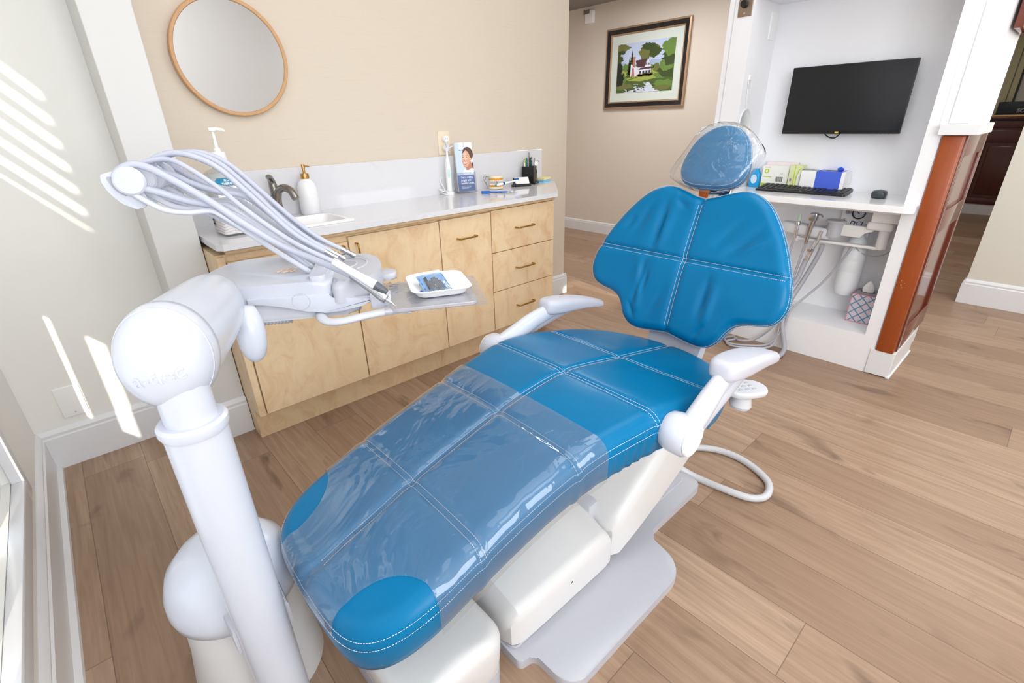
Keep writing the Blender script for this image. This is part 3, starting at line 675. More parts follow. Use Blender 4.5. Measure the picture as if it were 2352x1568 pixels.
ringpts = [(rrect(x0-0.022, x1+0.022, y0-0.02, y1+0.02, 0.012, 4), CZ+0.0006), (rrect(x0-0.022, x1+0.022, y0-0.02, y1+0.02, 0.012, 4), CZ+0.007), (rrect(x0-0.018, x1+0.018, y0-0.016, y1+0.016, 0.012, 4), CZ+0.010), (rrect(x0+0.004, x1-0.004, y0+0.004, y1-0.004, 0.03, 4), CZ+0.009), (rrect(x0+0.008, x1-0.008, y0+0.008, y1-0.008, 0.03, 4), CZ+0.002), (rrect(x0+0.03, x1-0.03, y0+0.03, y1-0.03, 0.04, 4), 0.735), (rrect(x0+0.06, x1-0.06, y0+0.06, y1-0.06, 0.03, 4), 0.728)]
rr = [[b.verts.new((p[0], p[1], z)) for p in pts] for pts, z in ringpts]
for a, c in zip(rr, rr[1:]):
    for i in range(len(a)): b.faces.new((a[i], a[(i+1) % len(a)], c[(i+1) % len(a)], c[i]))
b.faces.new(rr[-1])
obj('bowl', b, M_CERAMIC, o, 50)
obj('drain', lathe(BM(), [(0, 0.7285), (0.02, 0.7285), (0.021, 0.731), (0.012, 0.730), (0, 0.729)], Matrix.Translation((0.74, 2.09, 0)), 24), M_CHROME, o)
# faucet
fx, fy = 0.705, 2.288
o = thing('sink_faucet', 'brushed nickel single-lever faucet behind the sink', 'faucet', (fx, fy, CZ))
obj('body', lathe(BM(), [(0, 0), (0.027, 0), (0.027, 0.006), (0.021, 0.012), (0.019, 0.07), (0.020, 0.098), (0, 0.10)], Matrix.Translation((fx, fy, CZ)), 24), M_NICKEL, o)
obj('spout', tube(BM(), spl([(fx, fy, CZ+0.05), (fx+0.006, fy-0.012, CZ+0.105), (fx+0.022, fy-0.045, CZ+0.128), (fx+0.038, fy-0.082, CZ+0.118), (fx+0.046, fy-0.105, CZ+0.086)], 7), [0.017]*8+[0.0155]*21, 16), M_NICKEL, o)
obj('lever', tube(BM(), spl([(fx, fy, CZ+0.10), (fx-0.002, fy, CZ+0.13), (fx-0.006, fy-0.004, CZ+0.155), (fx-0.016, fy-0.022, CZ+0.172), (fx-0.028, fy-0.04, CZ+0.176)], 6), [0.019, 0.019, 0.0188, 0.0186, 0.0184, 0.018]+[0.0178-0.0005*i for i in range(19)], 16), M_NICKEL, o)
# soap dispenser
sx, sy = 0.845, 2.292
o = thing('soap_dispenser', 'white ceramic soap bottle with gold pump beside the faucet', 'soap dispenser', (sx, sy, CZ)); T = Matrix.Translation((sx, sy, CZ))
obj('bottle', lathe(BM(), [(0, 0), (0.040, 0), (0.043, 0.003), (0.043, 0.09), (0.0405, 0.115), (0.033, 0.137), (0.02, 0.15), (0.0155, 0.153), (0, 0.153)], T, 36), M_CERAMIC, o, 50)
b = BM(); lathe(b, [(0, 0.153), (0.0185, 0.153), (0.0185, 0.174), (0.006, 0.175), (0.006, 0.195), (0.008, 0.196), (0.008, 0.212), (0, 0.213)], T, 24); cyl(b, (sx, sy, CZ+0.206), (sx+0.012, sy-0.034, CZ+0.203), 0.0045, 0.0035, 12)
obj('pump', b, M_GOLD, o)
# mouthwash
bx, by = 0.478, 2.085
o = thing('mouthwash_bottle', 'large clear mouthwash bottle with white pump at the left end of the counter', 'bottle', (bx, by, CZ))
MBt = Matrix.Translation((bx, by, CZ+0.0005)) @ Matrix.Rotation(math.radians(3), 4, 'Z')
def loft(bm, secs, M, mi=0):
    R = [[bm.verts.new(M @ V3((p[0], p[1], z))) for p in pts] for pts, z in secs]
    for a, c in zip(R, R[1:]):
        for i in range(len(a)): bm.faces.new((a[i], a[(i+1) % len(a)], c[(i+1) % len(a)], c[i])).material_index = mi
    bm.faces.new(list(reversed(R[0]))).material_index = mi; bm.faces.new(R[-1]).material_index = mi
    return bm
def rr4(w, d, r): return rrect(-w/2, w/2, -d/2, d/2, r, 4)
M_BOTTLE = film_mat('clear_bottle_plastic', (4, 4, 8), 0.3, 0.004, 0.25, 0.6, 0.06, (0.93, 0.96, 0.96, 1))
obj('bottle', loft(BM(), [(rr4(0.112, 0.122, 0.014), 0.0), (rr4(0.12, 0.13, 0.016), 0.006), (rr4(0.12, 0.13, 0.016), 0.195), (rr4(0.114, 0.122, 0.024), 0.212), (rr4(0.09, 0.094, 0.034), 0.226), (rr4(0.05, 0.05, 0.0245), 0.234), (rr4(0.036, 0.036, 0.0175), 0.236), (rr4(0.036, 0.036, 0.0175), 0.246)], MBt), M_BOTTLE, o, 40)
s_ = NT('faded_wavy_label'); tc_ = s_.n('TexCoord').outputs['Object']; wv = s_.n('TexWave', wave_type='BANDS', bands_direction='Z'); wv.inputs['Scale'].default_value = 28; wv.inputs['Distortion'].default_value = 6; wv.inputs['Detail'].default_value = 3; s_.l(tc_, wv.inputs['Vector'])
s_.l(s_.mix(s_.math('MULTIPLY', s_.math('POWER', wv.outputs['Fac'], 6.0), 0.45), lin((232, 228, 226)), lin((120, 112, 112))), s_.b.inputs['Base Color'])
obj('lower_label', loft(BM(), [(rr4(0.1212, 0.1312, 0.0162), 0.008), (rr4(0.1212, 0.1312, 0.0162), 0.088)], MBt), s_.m, o, 40)
FM = MBt @ frame((0, -0.0662, 0), (1, 0, 0), (0, 0, 1))
b = BM(); prism(b, [(-0.052, 0.095), (0.052, 0.095), (0.052, 0.172), (-0.052, 0.172)], 0, 0.0006, FM, mi=0)
prism(b, [(-0.05, 0.177), (0.05, 0.177), (0.053, 0.192), (0.044, 0.203), (-0.044, 0.203), (-0.053, 0.192)], 0, 0.0006, FM, mi=1)
text(b, 'LISTERINE', FM @ Matrix.Translation((0, 0.146, 0.0008)), 0.0235, 0.0003, 'CENTER', 0.0008, mi=2, sx=0.86); text(b, 'COOL MINT', FM @ Matrix.Translation((0.006, 0.124, 0.0008)), 0.017, 0.0003, 'CENTER', 0.0002, mi=3)
text(b, 'FLUORIDE', FM @ Matrix.Translation((0, 0.1915, 0.0008)), 0.010, 0.0003, 'CENTER', 0.0003, mi=0); text(b, 'THERAPEUTIC', FM @ Matrix.Translation((0, 0.180, 0.0008)), 0.010, 0.0003, 'CENTER', 0.0003, mi=0)
obj('front_label', b, [M_WHITE, mat('teal_label', (22, 132, 168), 0.4), M_INK, mat('cyan_print', (60, 180, 205), 0.4)], o, 0)
b = BM(); SM = MBt @ frame((-0.0608, 0.035, 0), (0, -1, 0), (0, 0, 1))
for i in range(14): box(b, 0.0-0.012, 0.012, 0.03+i*0.0042, 0.03+i*0.0042+(0.001+0.0012*(i % 3)), 0, 0.0006, M=SM)
obj('barcode', b, M_INK, o, 0)
obj('neck', cyl(BM(), MBt @ V3((0, 0, 0.236)), MBt @ V3((0, 0, 0.26)), 0.0175, None, 24), M_TEALLIQ, o, label='teal neck')
b = BM(); lathe(b, [(0, 0.246), (0.024, 0.246), (0.0245, 0.250), (0.0225, 0.284), (0.021, 0.286), (0.011, 0.287), (0.0115, 0.298), (0.006, 0.300), (0.005, 0.352), (0.010, 0.354), (0.010, 0.360), (0.006, 0.364), (0, 0.364)], MBt, 28)
tube(b, [MBt @ V3((-0.012, 0, 0.360)), MBt @ V3((0.012, -0.004, 0.360)), MBt @ V3((0.03, -0.01, 0.358)), MBt @ V3((0.034, -0.012, 0.352))], [0.006, 0.0062, 0.005, 0.004], 12)
obj('pump', b, M_WHITE, o)
# electric toothbrush
tx, ty = 1.632, 2.312
o = thing('electric_toothbrush', 'white electric toothbrush standing on its charger under the outlet', 'toothbrush', (tx, ty, CZ)); T = Matrix.Translation((tx, ty, CZ))
obj('charger', lathe(BM(), [(0, 0), (0.024, 0), (0.025, 0.004), (0.023, 0.014), (0.012, 0.018), (0, 0.018)], T, 28), M_WHITE, o)
obj('handle', lathe(BM(), [(0, 0.018), (0.0135, 0.018), (0.0145, 0.03), (0.0148, 0.10), (0.0135, 0.15), (0.0105, 0.182), (0.0075, 0.19), (0, 0.19)], T, 28), M_WHITE, o)
obj('button', prism(BM(), rrect(-0.006, 0.006, 0.09, 0.135, 0.005), 0.0138, 0.0158, T @ frame((0, 0, 0), (0.95, -0.3, 0), (0, 0, 1)), 0.001), mat('mint_button', (196, 236, 228), 0.4), o, label='pale mint button')
b = BM(); lathe(b, [(0, 0.19), (0.0072, 0.19), (0.0055, 0.21), (0.0042, 0.25), (0.0045, 0.268), (0, 0.272)], T, 20); obj('brush_neck', b, M_WHITE, o)
obj('bristles', prism(BM(), rrect(-0.005, 0.005, 0.243, 0.266, 0.004), 0.003, 0.0125, T @ frame((0, 0, 0), (0.95, -0.3, 0), (0, 0, 1)), 0.001), mat('pale_blue_bristle', (200, 214, 232), 0.6), o, label='pale blue bristles')
tag(obj('coiled_cord', tube(BM(), spl([(1.61, 2.33, CZ+0.003), (1.585, 2.335, CZ+0.01), (1.578, 2.30, CZ+0.012), (1.60, 2.29, CZ+0.004), (1.612, 2.32, CZ+0.02), (1.59, 2.345, CZ+0.03), (1.572, 2.315, CZ+0.028), (1.59, 2.30, CZ+0.022), (1.608, 2.335, CZ+0.04), (1.60, 2.349, CZ+0.07), (1.612, 2.349, CZ+0.09)], 8), 0.0024, 8), M_WHITE), 'white coiled charger cord beside the toothbrush', 'cord')
# brochure holder and brochure
hx, hy = 1.735, 2.30
HM = frame((hx, hy, CZ), (0.965, -0.26, 0), (0.03, 0.11, 1))
o = thing('brochure_holder', 'clear acrylic brochure holder standing on the counter by the toothbrush', 'brochure holder', (hx, hy, CZ))
b = BM(); W2 = 0.058
box(b, -W2, W2, 0.002, 0.108, 0.030, 0.033, M=HM); box(b, -W2, W2, 0.002, 0.16, 0, 0.003, M=HM); box(b, -W2, -W2+0.003, 0.002, 0.11, 0.003, 0.03, M=HM); box(b, W2-0.003, W2, 0.002, 0.11, 0.003, 0.03, M=HM); box(b, -W2, W2, 0.002, 0.006, 0, 0.034, M=HM)
obj('pocket', b, M_CLEAR, o, 0)
o = thing('brochure', 'blue dental brochure with a smiling woman standing in the clear holder', 'brochure', HM @ V3((0, 0.008, 0.02)))
b = BM(); box(b, -0.05, 0.05, 0.008, 0.262, 0.010, 0.026, M=HM)
obj('pages', b, M_WHITE, o, 0)
bmats = [mat('brochure_'+n, c, 0.35, noise_amt=0.04) for n, c in (('pale_blue', (206, 224, 246)), ('white', (246, 248, 252)), ('navy', (34, 84, 158)), ('skin', (226, 168, 138)), ('hair', (88, 52, 44)), ('blue_bar', (60, 116, 196)), ('lip', (226, 110, 110)), ('brow', (70, 42, 38)), ('light_skin', (240, 196, 172)), ('mid_blue', (24, 104, 190)), ('shade_skin', (196, 132, 104)))]
b = BM(); BMx = HM @ Matrix.Translation((0, 0, 0.0262))
def B2(pts, mi, k): flat(b, pts, BMx, 0.0002+k*0.00012, mi)
B2([(-0.05, 0.008), (0.05, 0.008), (0.05, 0.262), (-0.05, 0.262)], 0, 0)
B2([(0.0, 0.10), (0.05, 0.10), (0.05, 0.262), (0.008, 0.262)], 1, 1); B2([(-0.026, 0.225), (-0.003, 0.225), (-0.003, 0.262), (-0.028, 0.262)], 1, 2); B2([(-0.028, 0.222), (-0.003, 0.222), (-0.003, 0.226), (-0.028, 0.226)], 5, 3)
B2([(0.036, 0.13), (0.05, 0.118), (0.05, 0.15), (0.042, 0.168)], 4, 3)
B2(ell(0.022, 0.203, 0.031, 0.036, 28, 0.15), 4, 4)
B2([(0.006, 0.12), (0.034, 0.118), (0.046, 0.128), (0.036, 0.165), (0.004, 0.15)], 10, 4)
B2([(-0.016, 0.085), (0.05, 0.085), (0.05, 0.125), (0.036, 0.128), (0.012, 0.114), (0.0, 0.128), (-0.012, 0.118)], 1, 5)
B2(sm2([(-0.008, 0.205), (0.012, 0.222), (0.028, 0.205), (0.034, 0.178), (0.026, 0.152), (0.008, 0.132), (-0.006, 0.138), (-0.014, 0.16), (-0.013, 0.185)], 5), 3, 6)
B2(sm2([(-0.008, 0.2), (0.006, 0.212), (0.016, 0.2), (0.016, 0.176), (0.004, 0.172), (-0.01, 0.18)], 5), 8, 7)
B2(ell(0.037, 0.176, 0.004, 0.009, 14), 3, 7); B2(sm2([(0.008, 0.224), (0.03, 0.21), (0.035, 0.185), (0.04, 0.2), (0.03, 0.225)], 4), 4, 8)
for ex in (-0.007, 0.013): B2(ell(ex, 0.187, 0.0035, 0.0018, 12), 7, 9); B2([(ex-0.005, 0.194), (ex+0.005, 0.195), (ex+0.004, 0.197), (ex-0.004, 0.196)], 7, 9)
B2(sm2([(-0.007, 0.162), (0.004, 0.160), (0.016, 0.164), (0.006, 0.147), (-0.004, 0.150)], 5), 6, 9); B2(sm2([(-0.006, 0.161), (0.004, 0.1595), (0.0145, 0.1628), (0.005, 0.153), (-0.003, 0.154)], 5), 1, 10)
B2([(-0.0005, 0.176), (0.004, 0.170), (-0.004, 0.169)], 10, 9)
B2([(-0.05, 0.008), (0.05, 0.008), (0.05, 0.094), (-0.05, 0.094)], 2, 11); B2([(-0.05, 0.055), (0.03, 0.055), (0.044, 0.066), (0.044, 0.094), (-0.05, 0.094)], 9, 12)
for i, tt in enumerate(('Get a white,', 'bright and', 'healthy smile.')): text(b, tt, BMx @ Matrix.Translation((-0.032, 0.077-i*0.0155, 0.0022)), 0.0145, 0.0002, 'LEFT', 0.0006, mi=1)
for i in range(3): B2([(-0.031, 0.034-i*0.006), (0.025-0.012*(i == 2), 0.034-i*0.006), (0.025-0.012*(i == 2), 0.0365-i*0.006), (-0.031, 0.0365-i*0.006)], 0, 13)
obj('cover_print', b, bmats, o, 0)
# blue-handled brush and clear pouch lying on the counter
o = thing('tongue_brush', 'flat blue hygiene tool with wire tip lying near the counter front', 'hygiene tool', (1.80, 2.19, CZ))
b = BM(); TM = frame((1.762, 2.193, CZ+0.0005), (0.79, -0.61, 0), (0.61, 0.79, 0))
prism(b, rrect(0, 0.048, -0.012, 0.012, 0.005), 0.001, 0.013, TM, 0.003)
tube(b, [TM @ V3((0.046, 0.007, 0.007)), TM @ V3((0.11, 0.003, 0.006)), TM @ V3((0.145, 0.004, 0.005))], 0.0032, 8); tube(b, [TM @ V3((0.046, -0.006, 0.007)), TM @ V3((0.1, 0.0, 0.006)), TM @ V3((0.145, -0.004, 0.005))], 0.0032, 8)
obj('handle', b, M_BLUE, o)
b = BM(); tube(b, spl([TM @ V3((0.143, 0.004, 0.005)), TM @ V3((0.165, 0.010, 0.004)), TM @ V3((0.195, 0.012, 0.003))], 5), 0.0013, 6); tube(b, spl([TM @ V3((0.143, -0.004, 0.005)), TM @ V3((0.162, -0.011, 0.004)), TM @ V3((0.178, -0.012, 0.003))], 5), 0.0013, 6)
obj('wire_tip', b, M_STEEL, o)
b = BM(); CM = frame((1.785, 2.128, CZ+0.0006), (0.9, -0.43, 0), (0.43, 0.9, 0)); prism(b, rrect(-0.02, 0.13, -0.02, 0.022, 0.004), 0, 0.004, CM, 0.0015)
tag(obj('clear_packet', b, film_mat('pale_blue_packet', (30, 30, 30), 0.8, 0.004, 0.5, 0.9, 0.08, (0.9, 0.97, 1, 1))), 'flat pale clear packet lying in front of the blue hygiene tool', 'packet')
# teeth model with toothbrush
o = thing('teeth_model', 'dental teeth model with orange gums on the counter', 'teeth model', (1.945, 2.275, CZ))
def jaw(z, up):
    Mj = frame((1.945, 2.275, CZ+z), (0.95, -0.31, 0), (0.31, 0.95, 0)); sgn = 1 if up else -1
    arch = lambda s: V3((0.036*math.sin(s), -0.028*math.cos(s)+0.008, 0))
    b = BM(); prism(b, [(0.043*math.sin(s), -0.034*math.cos(s)+0.008) for s in [(-1.75+3.5*i/20) for i in range(21)]], min(0, sgn*0.016)+(0.014*sgn), max(0, sgn*0.016)+(0.014*sgn), Mj, 0.002)
    c = obj('cast', b, M_CAST, o)
    b = BM(); path = [Mj @ (arch(-1.7+3.4*i/24)+V3((0, 0, sgn*(0.012+0.001*math.sin(i*1.9))))) for i in range(25)]; tube(b, path, 0.0085, 10)
    obj('gum', b, M_GUM, c)
    b = BM()
    for i in range(12):
        s = -1.45+2.9*i/11; q = arch(s); r = 0.0042 if 3 < i < 8 else 0.0052
        lathe(b, [(0, 0), (r*0.8, 0.0005), (r, 0.005), (r*0.85, 0.012), (0, 0.013)], Mj @ Matrix.Translation((q.x*1.06, (q.y-0.008)*1.06+0.008, 0 if up else -0.0)) @ Matrix.Diagonal((1, 1, sgn, 1)), 8)
    obj('teeth', b, M_TOOTH, c)
jaw(0.046, True); jaw(0.033, False)
obj('hinge_pin', tube(BM(), [(1.975, 2.30, CZ+0.012), (1.972, 2.31, CZ+0.07)], 0.003, 8), M_STEEL, o)
b = BM(); tube(b, spl([(1.9, 2.305, CZ+0.01), (1.885, 2.30, CZ+0.05), (1.90, 2.315, CZ+0.07), (1.93, 2.31, CZ+0.066)], 6), 0.002, 8); obj('hinge_wire', b, M_STEEL, o); b = BM(); tube(b, spl([(1.9, 2.31, CZ+0.02), (1.878, 2.31, CZ+0.06), (1.89, 2.32, CZ+0.075), (1.92, 2.316, CZ+0.07)], 6), 0.002, 8)
obj('hinge_wire', b, M_STEEL, o)
o = thing('toothbrush', 'white manual toothbrush with teal tip held between the model jaws', 'toothbrush', (1.95, 2.22, CZ+0.04))
b = BM(); PA = V3((1.895, 2.222, CZ+0.030)); PB = V3((2.055, 2.205, CZ+0.046)); d = PB-PA
tube(b, [PA+d*t for t in (0, .03, .1, .3, .42, .6, .9, 1)], [0.004, 0.006, 0.007, 0.0065, 0.0062, 0.0048, 0.0045, 0.004], 12)
obj('handle', b, M_WHITE, o); obj('tip', tube(BM(), [PA-d*0.035, PA-d*0.01, PA+d*0.02], [0.003, 0.0055, 0.0062], 12), mat('teal_rubber', (40, 158, 160), 0.4), o, label='teal tip')
obj('grip_ring', tube(BM(), [PA+d*0.30, PA+d*0.34, PA+d*0.38], [0.0072, 0.0082, 0.0072], 12), M_NAVY, o, label='navy grip ring'); obj('bristles', box(BM(), -0.012, 0.012, -0.004, 0.004, 0, 0.010, M=frame(PA+d*0.93+V3((0, 0, 0.003)), d, (0, 1, 0))), M_BLUE, o, label='blue bristles')
# card holder
KM = frame((2.135, 2.255, CZ), (0.93, -0.37, 0), (0.37, 0.93, 0))
o = thing('card_holder', 'black desk card holder beside the pen cup', 'card holder', KM @ V3((0, 0, 0)))
b = BM(); box(b, -0.05, 0.05, -0.02, 0.02, 0, 0.004, 0.001, 1, KM); box(b, -0.05, 0.05, -0.022, -0.019, 0, 0.016, 0.001, 1, KM)
for sx_ in (-0.05, 0.047): prism(b, [(-0.02, 0), (0.026, 0), (0.03, 0.045), (0.022, 0.05)], 0, 0.003, KM @ frame((sx_, 0, 0), (0, 1, 0), (0, 0, 1)))
box(b, -0.072, -0.05, -0.012, 0.006, 0, 0.014, 0.004, 2, KM)
obj('stand', b, M_BLACK, o, 30)
o = thing('business_cards', 'stack of white cards with blue corner in the black card holder', 'cards', KM @ V3((0, 0, 0.006)))
KC = KM @ frame((0, -0.014, 0.005), (1, 0, 0), (0, 0.55, 0.83))
b = BM(); box(b, -0.045, 0.045, 0, 0.055, -0.010, 0.0, M=KC); obj('cards', b, M_WHITE, o, 0)
b = BM(); prism(b, [(-0.045, 0), (-0.03, 0), (-0.045, 0.018)], 0, 0.0004, KC); box(b, -0.045, 0.045, -0.003, 0.001, -0.0102, 0.0, M=KC)
prism(b, ell(-0.038, 0.04, 0.009, 0.007), 0, 0.0004, KC); obj('print', b, mat('blue_logo', (40, 96, 190), 0.4), o, 0)
# pen cup, pens, vial, sticky notes
QM = frame((2.252, 2.312, CZ), (0.87, 0.49, 0), (-0.49, 0.87, 0))
o = thing('pen_cup', 'square black pen cup at the right end of the counter', 'pen cup', QM @ V3((0, 0, 0)))
b = BM(); cw, ch = 0.036, 0.105
for q in ((-cw, cw, -cw, -cw+0.003), (-cw, cw, cw-0.003, cw), (-cw, -cw+0.003, -cw, cw), (cw-0.003, cw, -cw, cw)): box(b, q[0], q[1], q[2], q[3], 0, ch, 0.0008, 1, QM)
box(b, -cw, cw, -cw, cw, 0, 0.004, M=QM); box(b, -cw-0.001, cw+0.012, -cw-0.012, -cw+0.002, 0, 0.012, 0.001, 1, QM)
obj('cup', b, M_BLACK, o, 30)
def pen(name, lab, cat, p, lean, L, r, m, capm=None, capL=0.02):
    base = QM @ V3((p[0], p[1], 0.006)); top = base+V3((lean[0], lean[1], L)); o = thing(name, lab, cat, base, 'pens in the black cup')
    d = (top-base).normalized(); obj('barrel', cyl(BM(), base, top, r, r*0.95, 12, r*0.3), m, o)
    if capm: obj('cap', cyl(BM(), top-d*capL, top+d*0.003, r*1.12, r*0.7, 12, r*0.3), capm, o)
    return o
M_TEALD = mat('dark_teal_plastic', (24, 110, 110), 0.4); M_LIME = mat('fluorescent_yellow', (206, 226, 40), 0.4); M_GREYM = mat('metal_grey', (150, 152, 156), 0.3, 0.7); M_PEACH = mat('peach_rubber', (226, 166, 134), 0.5)
pen('pen', 'slim white pen with grey top leaning at the left of the black cup', 'pen', (-0.02, 0.02), (-0.012, -0.004, 0), 0.135, 0.0042, M_WHITE, M_GREYM, 0.012)
pen('pen', 'dark teal pen with rounded cap, second from left in the black cup', 'pen', (-0.012, 0.008), (-0.008, 0, 0), 0.146, 0.0055, M_TEALD, M_TEALD, 0.04)
pen('marker', 'white marker leaning under the yellow one in the black cup', 'marker', (0.0, 0.014), (-0.002, -0.006, 0), 0.128, 0.0062, M_WHITE)
pen('highlighter', 'fluorescent yellow highlighter in the black pen cup', 'highlighter', (0.006, 0.024), (0.002, 0.002, 0), 0.143, 0.0072, M_LIME, M_LIME, 0.02)
pen('pen', 'black pen standing in the middle of the black cup', 'pen', (0.010, -0.004), (-0.001, 0.002, 0), 0.15, 0.005, M_BLACK)
pen('pen', 'dark green pen with peach tip in the black cup', 'pen', (0.018, -0.012), (-0.004, 0.0, 0), 0.152, 0.0045, M_TEALD, M_PEACH, 0.02)
pen('metal_file', 'tall grey metal stick rising highest from the black cup', 'stick', (0.022, 0.006), (0.0, 0.002, 0), 0.178, 0.0048, M_GREYM)
pen('pen', 'short grey pen near the right side of the black cup', 'pen', (0.024, -0.02), (0.007, -0.002, 0), 0.146, 0.0045, M_GREYM)
o = pen('marker', 'blue capped marker at the right edge of the black cup', 'marker', (0.026, 0.022), (0.014, -0.002, 0), 0.14, 0.0055, M_WHITE, mat('royal_blue_plastic', (20, 62, 180), 0.4), 0.03)
o = thing('white_reel', 'white round reel with a dark clip hung in the pen cup', 'reel', (2.298, 2.30, CZ+0.125))
obj('disc', cyl(BM(), (2.298, 2.297, CZ+0.118), (2.300, 2.305, CZ+0.118), 0.014, None, 20, 0.002), M_WHITE, o); obj('clip', tube(BM(), [(2.295, 2.30, CZ+0.13), (2.312, 2.297, CZ+0.134), (2.322, 2.295, CZ+0.128)], 0.0014, 6), M_INK, o)
o = thing('small_vial', 'tiny vial with black cap standing right of the pen cup', 'vial', (2.328, 2.336, CZ)); T = Matrix.Translation((2.328, 2.336, CZ))
obj('vial', lathe(BM(), [(0, 0.0005), (0.010, 0.0005), (0.010, 0.052), (0.007, 0.056), (0, 0.056)], T, 20), mat('olive_glass', (150, 140, 96), 0.15), o); obj('cap', lathe(BM(), [(0, 0.056), (0.0105, 0.056), (0.0105, 0.078), (0, 0.079)], T, 20), M_BLACK, o)
NM = frame((2.40, 2.325, CZ), (0.97, 0.24, 0), (-0.24, 0.97, 0))
o = thing('sticky_notes', 'stacked pad of yellow, pink and blue sticky notes at the counter end', 'sticky notes', NM @ V3((0, 0, 0)))
for nm, z0, z1, c in (('blue_layer', 0.0005, 0.011, (110, 208, 240)), ('pink_layer', 0.011, 0.015, (246, 160, 190)), ('yellow_layer', 0.015, 0.026, (246, 238, 166))):
    obj(nm, box(BM(), -0.042, 0.042, -0.024, 0.024, z0, z1, M=NM), mat('note_'+nm, c, 0.6), o, 0)
# ================================================================ dental chair (axis along x at y = CY)
CY = 0.78
chair = thing('dental_chair', 'blue upholstered dental patient chair with white plastic base', 'dental chair', (0.9, CY, 0))
def outl(half): return half + [(s, -t) for s, t in reversed(half) if abs(t) > 1e-6]
# base plate
def rounded(pts):
    out = []; n = len(pts)
    for i, (x, y, r) in enumerate(pts):
        if not r: out.append((x, y)); continue
        p = V3((x, y, 0)); a = V3((pts[i-1][0], pts[i-1][1], 0))-p; c = V3((pts[(i+1) % n][0], pts[(i+1) % n][1], 0))-p
        a.normalize(); c.normalize()
        for k in range(9):
            t = k/8; q = p+a*r*(1-t)**2+c*r*t*t; out.append((q.x, q.y))
    return out
bp_h = [(1.395, 0.213, 0.05), (1.052, 0.213, 0.04), (1.018, 0.357, 0.075), (0.537, 0.357, 0.06), (0.533, 0.236, 0.018), (0.492, 0.230, 0.016)]
bp = rounded(bp_h+[(x, -y, r) for x, y, r in reversed(bp_h)])
b = BM(); prism(b, [(x, y+CY) for x, y in bp], 0.0, 0.028, bev=0.004, seg=2)
prism(b, [(x, y+CY) for x, y in rrect(1.12, 1.37, -0.16, 0.16, 0.03)], 0.028, 0.036, bev=0.006)
obj('base_plate', b, M_BASEG, chair)
# lower cover: sheared box with soft top
def cover(secs):
    bm = BM(); R = [[bm.verts.new((x, CY+y, z)) for y, z in pts] for x, pts in secs]
    for a, c in zip(R, R[1:]):
        for i in range(len(a)-1): bm.faces.new((a[i], a[i+1], c[i+1], c[i]))
    bm.faces.new(R[0]); bm.faces.new(list(reversed(R[-1]))); bmesh.ops.recalc_face_normals(bm, faces=bm.faces[:]); return bm
def sec(hw, z0, z1, r, top):
    pts = [(-hw, z0)] + [(-hw+r*(1-math.cos(a)), z1-r+r*math.sin(a)) for a in [i*PI/12 for i in range(7)]]
    pts += [(y, z1+top*(1-(y/(hw-r))**2)) for y in [-(hw-r)*q for q in (0.66, 0.33, 0, -0.33, -0.66)]]
    return pts + [(-y, z) for y, z in reversed(pts[:8])]
b = cover([(0.492, sec(0.165, 0.045, 0.10, 0.03, 0.01)), (0.5, sec(0.192, 0.045, 0.135, 0.03, 0.015)), (0.52, sec(0.204, 0.045, 0.155, 0.035, 0.02)), (0.6, sec(0.207, 0.045, 0.16, 0.035, 0.03)), (0.75, sec(0.207, 0.045, 0.163, 0.035, 0.045)), (0.845, sec(0.207, 0.045, 0.165, 0.035, 0.05)), (0.872, sec(0.203, 0.045, 0.145, 0.035, 0.05)), (0.874, sec(0.19, 0.045, 0.13, 0.03, 0.05))])
low = obj('lower_cover', b, M_CHAIRW, chair, 40)
b = BM(); box(b, 0.498, 0.868, CY-0.2, CY+0.2, 0.02, 0.05, 0.02, 3); obj('lower_cover_skirt', b, M_GREYP, low)
lm = frame((0.70, CY-0.2075, 0.108), (1, 0, 0), (0, 0, 1)); b = BM(); prism(b, rrect(-0.006, 0.006, -0.008, 0.008, 0.002), 0, 0.0008, lm, mi=0); text(b, 'A', lm @ Matrix.Translation((0, -0.005, 0.001)), 0.013, 0.0003, 'CENTER', 0.0005, mi=1)
obj('badge', b, [M_WHITE, M_BLACK], low, 0, label='tiny black badge mark')
# lift-arm cover rising to the seat
b = cover([(0.875, sec(0.15, 0.06, 0.13, 0.03, 0.02)), (0.885, sec(0.195, 0.05, 0.165, 0.035, 0.03)), (0.91, sec(0.207, 0.052, 0.19, 0.04, 0.03)), (1.0, sec(0.209, 0.085, 0.255, 0.05, 0.03)), (1.1, sec(0.209, 0.125, 0.32, 0.05, 0.03)), (1.2, sec(0.207, 0.165, 0.385, 0.05, 0.02)), (1.28, sec(0.203, 0.195, 0.41, 0.05, 0.01)), (1.325, sec(0.19, 0.215, 0.415, 0.05, 0.0)), (1.34, sec(0.16, 0.24, 0.40, 0.05, 0.0))])
obj('lift_arm_cover', b, M_CHAIRW, chair, 40)
b = BM(); box(b, 0.86, 1.3, CY-0.13, CY+0.13, 0.03, 0.2, 0.02, 2); obj('lift_arm', b, M_GREYP, chair)
